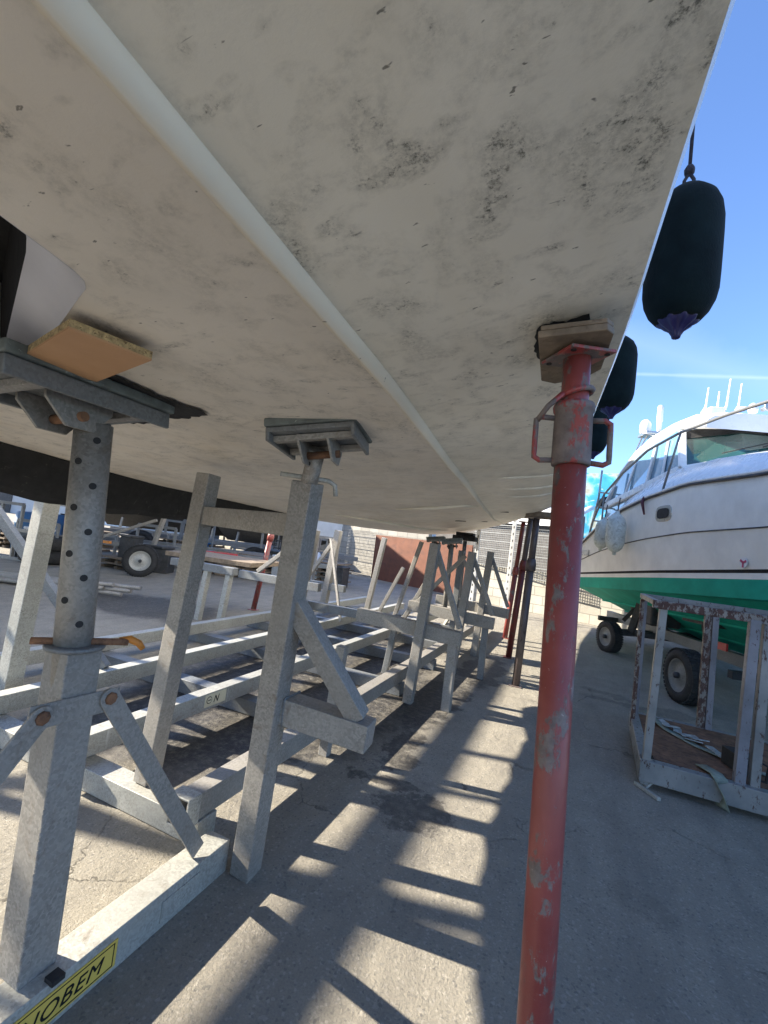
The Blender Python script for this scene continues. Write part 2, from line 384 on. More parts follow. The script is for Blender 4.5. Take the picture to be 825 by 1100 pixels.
def dup(root, loc, label=None, rz=None):
    r = root.copy(); col.objects.link(r); r.location = loc
    if rz is not None: r.rotation_euler = (0, 0, rz)
    if label: r['label'] = label
    for ch in list(root.children):
        c = ch.copy(); col.objects.link(c); c.parent = r
        for g in ch.children:
            d = g.copy(); col.objects.link(d); d.parent = c
    return r
def lerp(a, b, t): return a + (b - a) * t
def interp(tab, y):
    if y <= tab[0][0]: return tab[0][1:]
    for p, q in zip(tab, tab[1:]):
        if y <= q[0]:
            t = (y - p[0]) / (q[0] - p[0]); t = t * t * (3 - 2 * t) * .2 + t * .8
            return tuple(lerp(a, b, t) for a, b in zip(p[1:], q[1:]))
    return tab[-1][1:]

# ------------------------------------------------------------------ ground
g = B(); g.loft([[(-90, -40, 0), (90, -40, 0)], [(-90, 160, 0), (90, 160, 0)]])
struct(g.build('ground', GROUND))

# ------------------------------------------------------------------ the big hull overhead
# station: y, L(x,z), M(x,z), Sl(x,z), K(x,z), E(x,z)
ST = [(-2.5, -2.42, 1.50, -1.25, 1.55, -.35, 1.600, .02, 1.700, .13, 1.745),
      (0.0, -2.42, 1.50, -1.25, 1.55, -.374, 1.600, -.04, 1.692, .095, 1.730),
      (.85, -2.42, 1.50, -1.25, 1.545, -.422, 1.598, -.095, 1.685, .062, 1.718),
      (2.0, -2.42, 1.42, -1.30, 1.50, -.535, 1.598, -.175, 1.685, -.015, 1.705),
      (4.0, -2.42, 1.375, -1.40, 1.425, -.725, 1.600, -.30, 1.685, -.15, 1.755),
      (5.0, -2.42, 1.385, -1.44, 1.405, -.84, 1.625, -.40, 1.73, -.235, 1.83),
      (6.0, -2.42, 1.41, -1.6, 1.44, -.95, 1.69, -.46, 1.82, -.30, 1.99),
      (7.4, -2.42, 1.45, -1.75, 1.50, -1.05, 1.76, -.56, 1.98, -.38, 2.26),
      (9.8, -2.42, 1.60, -2.2, 1.66, -1.42, 1.98, -.76, 2.28, -.52, 2.66)]
TOPZ = 3.7
boat = thing('motor_yacht', 'large pale hull propped overhead, its scuffed cream underside filling the top of the view', 'boat', (-1.2, 0, 0))
ys = [-2.5 + i * (12.3 / 82) for i in range(83)]
def sec(y):
    lx, lz, mx, mz, sx, sz, kx, kz, ex, ez = interp(ST, y)
    fade = 1 if y < 4.2 else max(0, 1 - (y - 4.2) / 2.2)
    w = .014 + .004 * fade; h = .018 * fade + .003
    return dict(L=(lx, y, lz), M=(mx, y, mz), S=(sx, y, sz), T=(sx + w, y, sz + h), K=(kx, y, kz), E=(ex, y, ez))
def bez(p, q, r, n):
    out = []
    for i in range(n + 1):
        t = i / n; out.append(tuple(lerp(lerp(a, b_, t), lerp(b_, c_, t), t) for a, b_, c_ in zip(p, q, r)))
    return out
# left bottom panel, with a hole for the thruster niche
NH = [(-.735, .435), (-1.32, .60), (-1.32, -.45), (-.665, -.45), (-.67, .24)]
def zleft(x, y):
    s = sec(y); P = [s['L'], s['M'], s['S']]
    for a, b_ in zip(P, P[1:]):
        if x <= b_[0]: return lerp(a[2], b_[2], (x - a[0]) / (b_[0] - a[0]))
    return P[-1][2]
lp = B(); rows = []
for y in ys:
    s = sec(y); rows.append(bez(s['L'], s['M'], s['S'], 12))
lp.loft(rows, smooth=True)
# cut the niche out of the shell
cutp = [(-.666, .270), (-.683, .345), (-.692, .380), (-.704, .404), (-.722, .418), (-.755, .430), (-1.45, .70), (-1.45, -.6), (-.60, -.6), (-.650, .20)]
leftpanel = lp.build('bottom_panel', HULL_L, boat, label='beige left-hand bottom panel with brownish scuffs')
cb = B(); cb.prism([(x + 1.2, y, 1.2) for x, y in cutp][::-1], (0, 0, 1)); bmesh.ops.recalc_face_normals(cb.bm, faces=cb.bm.faces[:])
cme = bpy.data.meshes.new('tmpcut'); cb.bm.to_mesh(cme); cb.bm.free(); cut = bpy.data.objects.new('tmpcut', cme); col.objects.link(cut)
cut.parent = None; cut.location = (-1.2, 0, 0)
md = leftpanel.modifiers.new('cut', 'BOOLEAN'); md.object = cut; md.operation = 'DIFFERENCE'; md.solver = 'EXACT'
bpy.context.view_layer.update()
dg = bpy.context.evaluated_depsgraph_get(); nm = bpy.data.meshes.new_from_object(leftpanel.evaluated_get(dg))
leftpanel.modifiers.clear()
if len(nm.polygons) > 100: leftpanel.data = nm
bpy.data.objects.remove(cut)
# strake
sb = B()
rows = []
for y in ys:
    s = sec(y); S = Vector(s['S']); T = Vector(s['T'])
    rows.append([S, S + Vector((-.001, 0, -.004)), S.lerp(T, .15) + Vector((.003, 0, -.006)), S.lerp(T, .45) + Vector((.005, 0, -.005)), S.lerp(T, .8) + Vector((.004, 0, -.002)), T])
sb.loft(rows, smooth=True); sb.build('spray_rail', HULL_S, boat, label='ivory spray rail running the length of the bottom')
rp = B(); rows = []
for y in ys:
    s = sec(y); T, K, E = (Vector(s[k]) for k in 'TKE')
    a = T.lerp(K, .9); c = K.lerp(E, .3)
    rows.append([T.lerp(a, i / 6) for i in range(6)] + [Vector(p) for p in bez(a, K, c, 4)] + [c.lerp(E, .5), E])
rp.loft(rows, smooth=True); rp.build('chine_panel', HULL_R, boat, label='cream right-hand bottom panel with grey mottled scuffs')
# topsides, transom, deck
tp = B(); tp.loft([[sec(y)['E'], tuple(Vector(sec(y)['E']) + Vector((.006, 0, .012))), (sec(y)['E'][0] + .01, y, TOPZ)] for y in ys])
tp.build('topside', GEL, boat)
tp = B(); tp.loft([[sec(y)['L'], (-2.46, y, lerp(sec(y)['L'][2], TOPZ, .5)), (-2.48, y, TOPZ)] for y in ys]); tp.build('topside', GEL, boat)
for y in (ys[0], ys[-1]):
    s = sec(y); e = B(); vs = [e.bm.verts.new(p) for p in ([s['L'], s['M'], s['S'], s['T'], s['K'], s['E'], (s['E'][0] + .01, y, TOPZ), (-2.48, y, TOPZ)])]
    e.bm.faces.new(vs); e.build('end_panel', GEL, boat)
dk = B(); dk.loft([[(-2.48, y, TOPZ), (sec(y)['E'][0] + .01, y, TOPZ)] for y in ys]); dk.build('deck', GEL, boat)
# antifouled bilge keel on the left edge with ragged paint edge
kb = B(); rows = []
for i in range(90):
    y = -2.5 + i * (6.35 / 89); s = sec(y); L = Vector(s['L']); tap = min(1, (3.86 - y) / 1.2)
    zt = L.z + .012 - .010 * random.random(); zb = lerp(L.z, 1.225 + .06 * max(0, min(1, (1.7 - y) / .9)) + .008 * math.sin(y * 3) + .006 * math.sin(y * 17), max(.0, tap) ** .6)
    j = .012 * random.random()
    rows.append([(L.x + .03 + j, y, zt - .008), (L.x - .02, y, min(zb + .03, zt - .01)), (L.x - .05, y, min(zb, zt - .012)), (L.x - .08, y, min(zb + .02, zt - .006)), (L.x - .09, y, zt + .03)])
kb.loft(rows, closed=True, caps=True); kb.build('bilge_keel', KEELB, boat, label='black antifouled bilge keel with ragged paint edge')
B().tube([(-2.52, 2.5, 1.40), (-2.53, 2.9, 1.345), (-2.53, 3.3, 1.30), (-2.52, 3.62, 1.275), (-2.50, 3.74, 1.28)], [.03, .045, .045, .04, .012], 16).build('keel_fairing', GELD, boat)
# thruster niche : inner walls and dark void
nb = B()
n_in = [(-.666, .270), (-.683, .345), (-.692, .380), (-.704, .404), (-.722, .418), (-.755, .430), (-1.45, .70)]
inn = [(-.735, .285), (-.742, .312), (-.752, .333), (-.768, .350), (-.79, .364), (-.83, .385), (-1.45, .66)]
ro = []
for (a, b_) in zip(n_in, inn):
    z0 = zleft(*a) ; ro.append([(a[0], a[1], z0), (a[0], a[1], z0 + .010), (lerp(a[0], b_[0], .6), lerp(a[1], b_[1], .6), z0 + .035), (b_[0], b_[1], z0 + .055)])
a0 = (-.60, -.6); 
ro.insert(0, [(-.650, .2, zleft(-.650, .2)), (-.650, .2, 1.60), (-.69, .2, 1.625), (-.72, .20, 1.648)])
ro.insert(0, [(-.60, -.6, zleft(-.6, -.6)), (-.60, -.6, 1.60), (-.64, -.6, 1.625), (-.66, -.6, 1.648)])
nb.loft(ro, smooth=True); nb.build('thruster_niche', NICHE, boat, label='pale rounded recess moulded in the bottom')
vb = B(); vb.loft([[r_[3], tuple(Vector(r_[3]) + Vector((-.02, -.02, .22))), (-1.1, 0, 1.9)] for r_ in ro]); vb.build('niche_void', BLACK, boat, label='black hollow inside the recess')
for k in range(4):
    B().bar((-.70, -.5 + k * .2, 1.70), (-1.4, -.42 + k * .22, 1.72), .012, .03).build('thruster_grille', DARKM, boat)
# small inlet slots and low ribs near the far end
for x, y, l in ((-.62, 4.1, .12), (-1.02, 4.25, .10), (-.92, 4.85, .09)):
    s = sec(y); z = zleft(x, y) if x < s['S'][0] else lerp(s['T'][2], s['K'][2], (x - s['T'][0]) / (s['K'][0] - s['T'][0]))
    B().bar((x - l / 2, y, z - .002), (x + l / 2, y + .03, z + .006), .018, .006).build('inlet_slot', BLACK, boat)
for pts in ([(-1.85, 3.3), (-1.6, 3.75), (-1.42, 4.3), (-1.30, 4.9)], [(-1.2, 3.0), (-.95, 3.15), (-.75, 3.2), (-.68, 3.35)]):
    B().tube([(x, y, zleft(x, y) - .002) for x, y in pts], [.004, .014, .012, .003], 10).build('moulded_rib', HULL_S, boat)
for y in (2.35, 2.75, 3.1):
    s = sec(y); a = Vector(s['T']).lerp(Vector(s['K']), .45); c = Vector(s['K']); d = Vector(s['E'])
    B().tube([a + Vector((0, 0, .002)), a.lerp(c, .3) + Vector((0, .02, .0)), c + Vector((0, .08, .004)), d + Vector((-.01, .1, .003))], [.003, .012, .014, .006], 10).build('moulded_rib', HULL_R, boat)
# jagged bare patches (old bottom paint) round the pads
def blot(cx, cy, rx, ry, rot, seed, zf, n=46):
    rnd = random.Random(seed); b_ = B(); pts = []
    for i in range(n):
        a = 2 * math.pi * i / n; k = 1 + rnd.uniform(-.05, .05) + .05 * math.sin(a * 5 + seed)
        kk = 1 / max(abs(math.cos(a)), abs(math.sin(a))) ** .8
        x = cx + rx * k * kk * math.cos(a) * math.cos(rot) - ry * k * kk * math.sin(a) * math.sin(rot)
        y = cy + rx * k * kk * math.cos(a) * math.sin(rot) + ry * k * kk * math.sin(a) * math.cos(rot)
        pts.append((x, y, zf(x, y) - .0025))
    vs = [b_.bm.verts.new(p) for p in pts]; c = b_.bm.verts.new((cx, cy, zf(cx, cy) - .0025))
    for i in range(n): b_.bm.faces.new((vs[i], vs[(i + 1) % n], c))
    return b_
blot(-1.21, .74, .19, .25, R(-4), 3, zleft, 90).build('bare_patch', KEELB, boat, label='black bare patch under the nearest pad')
def zright(x, y):
    s = sec(y)
    if x < s['K'][0]: return lerp(s['T'][2], s['K'][2], (x - s['T'][0]) / (s['K'][0] - s['T'][0]))
    return lerp(s['K'][2], s['E'][2], (x - s['K'][0]) / (s['E'][0] - s['K'][0]))
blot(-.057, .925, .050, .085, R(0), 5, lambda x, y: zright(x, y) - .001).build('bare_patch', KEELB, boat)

# ------------------------------------------------------------------ pad heads
def pad_head(parent, c, lx, ly, rz=0, tilt=(0, 0), top=None, board=False):
    M = Matrix.Rotation(rz, 3, 'Z') @ Matrix.Rotation(tilt[0], 3, 'X') @ Matrix.Rotation(tilt[1], 3, 'Y'); c = Vector(c)
    P = lambda x, y, z: c + M @ Vector((x, y, z))
    p = B().box(P(0, 0, 0), (lx, ly, .016), M=M)
    for sx in (-1, 1): p.box(P(sx * (lx / 2 - .006), 0, -.018), (.012, ly, .03), M=M)
    pl = p.build('pad_plate', GALV2, parent, bevel=.003)
    B().box(P(.004, 0, .022), (lx + .014, ly + .014, .026), M=M).build('pad_facing', PAD, pl, bevel=.005)
    gs = B()
    for sx in (-1, 1):
        x = sx * .046
        gs.prism([P(x - .004, -.085, -.008), P(x - .004, .085, -.008), P(x - .004, .085, -.03), P(x - .004, .035, -.085), P(x - .004, -.035, -.085), P(x - .004, -.085, -.03)], M @ Vector((.008, 0, 0)))
    gs.build('gusset', GALV, pl, bevel=.0015)
    for sy in (-.3, .3): B().bar(P(-lx / 2 + .012, sy * ly, -.018), P(lx / 2 - .012, sy * ly, -.018), .03, .018).build('stiffener', GALV, pl, bevel=.002)
    B().tube([P(-.062, 0, -.055), P(.062, 0, -.055)], .012, 14).build('pivot_pin', RUST, pl)
    return pl

# ------------------------------------------------------------------ near cradle
ca = thing('boat_cradle', 'nearest galvanised cradle arm with yellow lettered label, holed jack tube and bolted flat braces', 'boat cradle', (-1.1, .8, 0))
B().channel((-1.095, -.7, .055), (-1.095, 1.40, .055), .095, .11, .006).build('base_beam', GALV_L, ca, bevel=.004)
B().bar((-1.046, 1.11, .052), (-1.046, 1.26, .052), .006, .062, up=(0, 0, 1)).build('blank_plate', GALV_L, ca, bevel=.001)
lab = B().bar((-1.0455, .70, .052), (-1.0455, .965, .052), .003, .070).build('name_label', YEL, ca)
fr = B()
for z in (.023, .081): fr.bar((-1.0435, .71, z), (-1.0435, .955, z), .0012, .0022)
for y in (.71, .955): fr.bar((-1.0435, y, .022), (-1.0435, y, .082), .0022, .0012, up=(1, 0, 0))
fr.build('label_border', INK, lab)
def text_mesh(txt, name, mat, parent, origin, size, shear=.3, bold=0, spacing=1.12, sx=1.):
    cu = bpy.data.curves.new(name, 'FONT'); cu.body = txt; cu.size = size; cu.shear = shear; cu.offset = bold; cu.extrude = .0007; cu.space_character = spacing
    to = bpy.data.objects.new('t', cu); col.objects.link(to); bpy.context.view_layer.update()
    me = bpy.data.meshes.new_from_object(to.evaluated_get(bpy.context.evaluated_depsgraph_get())); bpy.data.objects.remove(to)
    root = parent
    while root.parent: root = root.parent
    off = OFF[root.name]
    for v in me.vertices:   # text x -> world y, text y -> world z, normal -> +x
        x, y, z = v.co; v.co = Vector((origin[0] + z, origin[1] + x * sx, origin[2] + y)) - off
    me.name = name; me.materials.clear(); me.materials.append(mat)
    o = bpy.data.objects.new(name, me); col.objects.link(o); o.parent = parent; return o
text_mesh('NOBEM', 'lettering', INK, lab, (-1.0432, .722, .034), .050, sx=1.08)
# column: square section with weld seam, flange, bracket, bolts
colm = B().channel((-1.135, .785, .11), (-1.135, .775, .885), .088, .088, .006).build('column', GALV, ca, bevel=.005)
sm = B()
for i in range(70): sm.box((-1.0925 + random.uniform(-.0008, .0008), .7415 - i * .00014 + random.uniform(-.0008, .0008), .13 + i * .0105), (.0035, .0035, .0095), rz=R(45))
sm.build('weld_seam', GALV, colm)
B().lathe([(.045, 0), (.066, .0), (.068, .006), (.066, .011), (.052, .011)], (-1.135, .775, .887), n=30).build('flange', GALV2, ca)
tb = B().tube([(-1.135, .775, .80), (-1.15, .74, 1.455)], .043, 36)
tube_o = tb.build('jack_tube', GALV, ca)
for i in range(9):
    z = .955 + i * .057; u_ = (z - .8) / .655; c = Vector((lerp(-1.135, -1.15, u_), lerp(.775, .74, u_), z))
    ax = (Vector((.93, -.36, 0)) if i % 2 == 0 else Vector((.35, -.94, 0))).normalized()
    B().tube([c + ax * .036, c + ax * .0438], .0085, 16).build('pin_hole', BLACK, tube_o)
B().tube([(-1.055, .86, .903), (-1.07, .835, .905), (-1.19, .70, .905)], .009, 12).build('locking_pin', RUST, ca)
B().tube([(-1.075, .85, .905), (-1.055, .865, .910), (-1.04, .88, .900), (-1.034, .89, .885)], [.008, .010, .009, .007], 12).build('pin_handle', ORANGE, ca)
B().bar((-1.0865, .66, .755), (-1.0865, .88, .745), .006, .058).build('bracket_plate', GALV, ca, bevel=.002)
for y1, y0, n_ in ((.85, 1.28, 0), (.685, .20, 1)):
    a = Vector((-1.078, y1, .755)); c = Vector((-1.085, y0, .125))
    d = (c - a).normalized(); br = B().bar(a - d * .0, c, .008, .052, up=(0, 1, .3))
    br.lathe([(.026, -.004), (.026, .004)], a, axis=(1, 0, 0), n=26)
    bo = br.build('flat_brace', GALV, ca, bevel=.0015)
    B().lathe([(.016, 0), (.016, .005), (.012, .009)], a + Vector((.004, 0, 0)), axis=(1, 0, 0), n=8).build('bolt', RUST, bo)
pad_head(ca, (-1.165, .675, 1.507), .225, .42, R(5), (R(1), R(-6)))
B().box((-1.05, .80, .115), (.03, .03, .012)).build('rubber_stop', BLACK, ca)
pb = thing('chipboard_offcut', 'orange-brown chipboard offcut wedged between the nearest pad and the hull', 'board', (-1.0, .66, 1.53))
MB = Matrix.Rotation(R(-14), 3, 'Z') @ Matrix.Rotation(R(-2.5), 3, 'Y')
B().box((-.925, .555, 1.539), (.26, .14, .004), M=MB).build('laminate_face', CHIP, pb)
B().box((-.925, .555, 1.548), (.26, .14, .0138), M=MB).build('chip_core', CHIPE, pb)

# ------------------------------------------------------------------ main cradle
cb_ = thing('boat_cradle', 'long galvanised cradle with four parallel rails and leaning uprights', 'boat cradle', (-2.3, 3.5, 0))
for x in (-1.27, -2.0, -2.72, -3.42):
    r_ = B().channel((x, 1.36, .15), (x + .02, 7.6, .15), .085, .10, .006).build('rail', GALV_L if x < -1.5 else GALV, cb_, bevel=.003)
    if x == -1.27:
        B().channel((x, 1.355, .15), (x, 1.42, .15), .10, .114, .006).build('rail_sleeve', GALV_L, r_, bevel=.003)
    if x == -2.0:
        pl = B().bar((x + .0455, 2.18, .155), (x + .0455, 2.36, .155), .002, .075).build('rail_label', BEI, r_)
        cu = B().lathe([(.022, 0), (.022, .001)], (x + .0472, 2.215, .158), axis=(1, 0, 0), n=24); cu.build('emblem_ring', INK, pl)
        cu = B().lathe([(.018, 0), (.018, .0015)], (x + .0475, 2.215, .158), axis=(1, 0, 0), n=24); cu.build('emblem_disc', BEI, pl)
        B().box((x + .0495, 2.215, .158), (.001, .024, .005)).build('emblem_bar', INK, pl)
        text_mesh('N', 'lettering', INK, pl, (x + .0472, 2.25, .135), .06, sx=.9)
for y, x0, x1 in ((1.47, -4.0, -1.22), (2.55, -3.6, -1.2), (3.62, -3.9, -1.2), (4.6, -3.6, -1.2), (5.5, -3.9, -1.2), (6.8, -3.9, -1.2)):
    B().bar((x0, y, .05), (x1, y, .05), .10, .094).build('cross_beam', GALV2 if y > 2 else GALV_L, cb_, bevel=.003)
def post(a, b_, w=.085, m=GALV, nm='post'): return B().bar(a, b_, w, w, up=(0, 1, 0)).build(nm, m, cb_, bevel=.004)
p2 = post((-.985, 1.43, 0.004), (-.835, 1.27, 1.415), .080)
post((-1.60, 1.50, .1), (-1.555, 1.55, 1.455), .077)
post((-2.97, 1.67, .1), (-2.90, 1.68, 1.50), .095, GALV_L)
post((-3.75, 1.62, .1), (-3.9, 1.65, 1.3), .08)
B().bar((-1.52, 1.545, 1.265), (-.86, 1.30, 1.265), .065, .08).build('top_crossbar', GALV, cb_, bevel=.004)
B().bar((-2.95, 1.68, 1.41), (-3.9, 1.68, 1.40), .06, .075).build('top_crossbar', GALV2, cb_, bevel=.004)
B().bar((-3.7, 1.68, 1.3), (-2.75, 2.1, .2), .055, .055).build('diagonal_brace', GALV2, cb_, bevel=.003)
B().bar((-.90, 1.40, .62), (-.565, 1.43, .60), .09, .09).build('outrigger', GALV, cb_, bevel=.004)
B().bar((-.865, 1.33, 1.0), (-.61, 1.42, .65), .065, .06, up=(0, 1, 0)).build('diagonal_brace', GALV, cb_, bevel=.003)
B().bar((-1.20, 2.36, .0), (-1.17, 2.36, .62), .055, .055).build('leg', GALV, cb_, bevel=.003)
jt = B().tube([(-.836, 1.272, 1.38), (-.780, 1.212, 1.515)], .028, 26).build('jack_tube', GALV, cb_)
B().tube([(-.800, 1.207, 1.468), (-.799, 1.200, 1.468)], .008, 12).build('pin_hole', BLACK, jt)
B().tube([(-.90, 1.20, 1.428), (-.84, 1.25, 1.428), (-.775, 1.30, 1.428), (-.757, 1.315, 1.416), (-.752, 1.32, 1.38)], .008, 12).build('locking_pin', GALV_L, jt)
pad_head(cb_, (-.765, 1.20, 1.549), .27, .235, R(14), (R(-3), R(-9)))
def weld(cx, cy, cz, hx, hy, hz):      # bead round a joint: list of beads along a rectangle in the plane x = cx
    w_ = B(); per = [(-1, -1), (1, -1), (1, 1), (-1, 1), (-1, -1)]; q_ = []
    for (a, b_), (c, d_) in zip(per, per[1:]):
        for k in range(7): q_.append((cx + random.uniform(-.001, .001), cy + lerp(a, c, k / 7) * hy, cz + lerp(b_, d_, k / 7) * hz))
    w_.tube(q_ + [q_[0]], [random.uniform(.0035, .0055) for _ in range(len(q_) + 1)], 8); return w_
weld(-.870, 1.405, .62, 0, .046, .046).build('weld_bead', GALV2, cb_)
weld(-.880, 1.305, 1.265, 0, .033, .041).build('weld_bead', GALV2, cb_)
weld(-1.515, 1.545, 1.265, 0, .033, .041).build('weld_bead', GALV2, cb_)
# middle and far frames
def frame(y, xo, sgn=1, zt=1.28):
    post((xo, y, 0.0), (xo + .08 * sgn, y, zt), .075)
    B().bar((xo - .55 * sgn, y + .05, .60), (xo + .36 * sgn, y + .05, .56), .085, .11).build('outrigger', GALV, cb_, bevel=.004)
    B().bar((xo + .07 * sgn, y + .05, zt - .02), (xo + .34 * sgn, y + .05, .64), .04, .045, up=(0, 1, 0)).build('diagonal_brace', GALV, cb_, bevel=.003)
frame(3.5, -1.10); frame(4.6, -1.02, 1, 1.25); frame(5.6, -1.0)
for (a, b_, w) in [((-1.42, 3.75, .1), (-1.36, 3.75, .62), .05), ((-.80, 3.55, .0), (-.80, 3.55, .52), .07), ((-.74, 4.65, .0), (-.74, 4.65, .52), .06), ((-1.3, 5.6, .1), (-1.28, 5.6, 1.25), .07),
                   ((-2.75, 4.3, .2), (-2.66, 4.32, 1.28), .085), ((-3.0, 5.3, .2), (-2.9, 5.3, 1.32), .085), ((-2.75, 6.2, .2), (-2.6, 6.2, 1.3), .07), ((-2.1, 5.6, .2), (-1.82, 5.6, 1.3), .05)]:
    post(a, b_, w, random.choice((GALV, GALV2)))
for (a, b_, w) in [((-3.35, 4.3, .72), (-2.7, 4.32, 1.26), .045), ((-3.3, 5.3, .62), (-2.92, 5.3, 1.22), .045), ((-2.95, 4.25, .22), (-2.72, 4.3, .78), .05), ((-1.75, 4.9, .3), (-1.38, 4.95, 1.1), .045),
                   ((-2.55, 6.2, .2), (-2.25, 6.2, .9), .045), ((-1.3, 5.6, 1.2), (-.9, 5.6, .66), .045), ((-1.02, 4.65, 1.2), (-1.5, 4.65, .62), .04), ((-2.55, 5.0, .2), (-2.95, 5.2, 1.2), .03)]:
    B().bar(a, b_, w, w, up=(0, 1, 0)).build('diagonal_brace', GALV, cb_, bevel=.002)
for (a, b_) in [((-3.6, 4.3, .66), (-2.5, 4.3, .66)), ((-3.6, 5.3, .56), (-2.7, 5.3, .56)), ((-2.75, 4.5, .42), (-1.3, 4.55, .42))]:
    B().bar(a, b_, .07, .09).build('top_crossbar', GALV2, cb_, bevel=.003)
for x, y, z in ((-1.28, 5.05, 1.37), (-1.68, 5.75, 1.385)):
    B().tube([(x, y, .55 if x > -1.5 else .1), (x, y, z - .06)], .028, 16).build('jack_tube', GALV, cb_)
    pad_head(cb_, (x, y, z - .03), .22, .24, R(10), (0, R(-9)))

# separate holed jack stand under the hull further on
js = thing('jack_stand', 'free-standing holed jack post with blackened pad near the far end of the hull', 'jack stand', (-1.50, 6.7, 0))
B().tube([(-1.50, 6.7, .25), (-1.50, 6.7, 1.40)], .03, 16).build('post', GALV2, js)
B().box((-1.50, 6.7, 1.44), (.34, .26, .07)).box((-1.5, 6.7, 1.50), (.26, .20, .05)).build('pad', KEELB, js, bevel=.01)
for k in range(3):
    a = R(30 + 120 * k); B().bar((-1.50, 6.7, .45), (-1.50 + .28 * math.cos(a), 6.7 + .28 * math.sin(a), .02), .04, .04).build('leg', GALV_L, js, bevel=.003)

# trestle between left rails
ts = thing('trestle', 'low grey steel trestle behind the crossbar of the long cradle', 'trestle', (-4.1, 4.3, 0))
B().bar((-4.75, 4.35, .66), (-3.72, 4.35, .66), .10, .09).build('top_rail', GALV2, ts, bevel=.003)
for x in (-4.5, -4.15, -3.80): B().bar((x, 4.35, .62), (x - .05, 4.35, 0), .07, .07).build('leg', GALV_L, ts, bevel=.003)
B().box((-4.4, 4.9, .74), (1.3, .8, .06), rz=R(8)).build('top_board', PLY, ts, bevel=.004)

# ------------------------------------------------------------------ props (acrow)
def prop(label, base, top, r, m_out, m_in, zc, group, pad=True, big=False):
    base = Vector(base); top = Vector(top); d = (top - base).normalized(); L = (top - base).length
    t = thing('adjustable_prop', label, 'steel prop', base, group)
    pc = base + d * (zc * L)
    B().tube([base + d * .01, pc], r, 32 if big else 14).build('outer_tube', m_out, t)
    B().tube([pc - d * .02, top], r * .86, 32 if big else 14).build('inner_tube', m_in, t)
    B().box(base + Vector((0, 0, .004)), (.12, .12, .008)).build('foot_plate', m_out, t, bevel=.001)
    return t, pc, d
pr, pc, d = prop('thick chipped red steel prop close to the camera, wedged under the hull with plywood', ((.024), .865, 0), (-.024, .885, 1.637), .0285, REDP, REDP, .872, 'props holding up the hull', big=True)
c0 = Vector((-.018, .882, 1.43))
q = d
B().lathe([(.0285, 0), (.0335, 0), (.0345, .006), (.0335, .10), (.036, .102), (.037, .110), (.035, .116), (.029, .116)], c0, axis=q, n=40).build('adjusting_collar', REDC, pr)
side = Vector((.97, .22, 0)).normalized()
for s_ in (-1, 1):
    o = c0 + side * s_ * .033
    e = c0 + side * s_ * .066
    B().tube([o + d * .088, o.lerp(e, .7) + d * .089, e + d * .083, e + d * .070, e + d * .024, e + d * .012, o.lerp(e, .7) + d * .006, o + d * .008], .0052, 12).build('collar_handle', REDC, pr)
# wrapped pin: ring round the inner tube with a tail to the left handle
pts = []
for k in range(15):
    a = R(200 - k * 25); rr = .030
    pts.append(c0 + d * (.135 + .010 * math.cos(a)) + Vector((math.cos(a) * rr, math.sin(a) * rr, 0)))
pts = [c0 - side * .064 + d * .082, c0 - side * .045 + d * .105 + Vector((0, -.018, 0)), c0 - side * .022 + d * .126 + Vector((0, -.026, 0))] + pts[2:]
B().tube(pts, .0052, 10).build('wire_pin', REDC, pr)
tpz = Vector((-.024, .885, 1.637))
Mp = Matrix.Rotation(R(38), 3, 'Z') @ Matrix.Rotation(R(-6), 3, 'Y')
hp = B().box(tpz + Vector((0, 0, .002)), (.094, .094, .006), M=Mp).build('head_plate', REDC, pr, bevel=.001)
for sx in (-1, 1):
    for sy in (-1, 1): p_ = tpz + Mp @ Vector((sx * .036, sy * .036, -.003)); B().tube([p_, p_ + Vector((0, 0, .002))], .005, 12).build('plate_hole', BLACK, hp)
ph = Vector((-.0225, .884, 1.575)); axn = Vector((-.15, -1, 0)).normalized()
B().tube([ph + axn * .018, ph + axn * .0236], .0055, 14).build('pin_hole', BLACK, pr)
w_ = thing('plywood_packer', 'dirty plywood packer between the near red prop and the hull', 'board', (-.03, .93, 1.66))
Mw = Matrix.Rotation(R(3), 3, 'Z') @ Matrix.Rotation(R(-6), 3, 'Y')
ww = B(); cw = Vector((-.034, .915, 1.652))
poly = [(-.062, -.115), (.050, -.11), (.062, -.09), (.058, .06), (.03, .10), (-.03, .115), (-.058, .09)]
ww.prism([cw + Mw @ Vector((x, y, -.006)) for x, y in poly], Mw @ Vector((0, 0, .013)))
ww.build('lower_ply', PLY, w_, bevel=.002)
ww = B(); ww.prism([cw + Mw @ Vector((x * .96 + .002, y * .98 - .002, .0072)) for x, y in poly], Mw @ Vector((0, 0, .009)))
ww.build('upper_ply', PLY, w_, bevel=.002)

for lab_, bs, tpp, mo, mi, zc in [
    ('grey-brown prop standing closest behind the near red prop', (-.40, 4.70, 0), (-.36, 4.72, 1.66), GREYP, GREYP, .72),
    ('dark red prop in the middle of the three thin props under the hull corner', (-.62, 5.90, 0), (-.52, 5.90, 1.76), REDD, GREYP, .66),
    ('red prop farthest away in the row of three thin props', (-.84, 7.22, 0), (-.74, 7.22, 1.80), REDP, REDD, .58),
    ('slim red prop seen through the long cradle under its top crossbar', (-4.28, 5.51, 0), (-4.10, 5.51, 1.50), REDP, REDD, .74)]:
    t, p_, d_ = prop(lab_, bs, tpp, .038, mo, mi, zc, 'props holding up the hull')
    B().lathe([(.038, 0), (.05, 0), (.05, .07), (.038, .12)], p_ - d_ * .06, axis=d_, n=16).build('adjusting_collar', mo, t)
    B().box(Vector(tpp) + Vector((0, 0, .01)), (.14, .14, .012)).build('head_plate', mi, t)
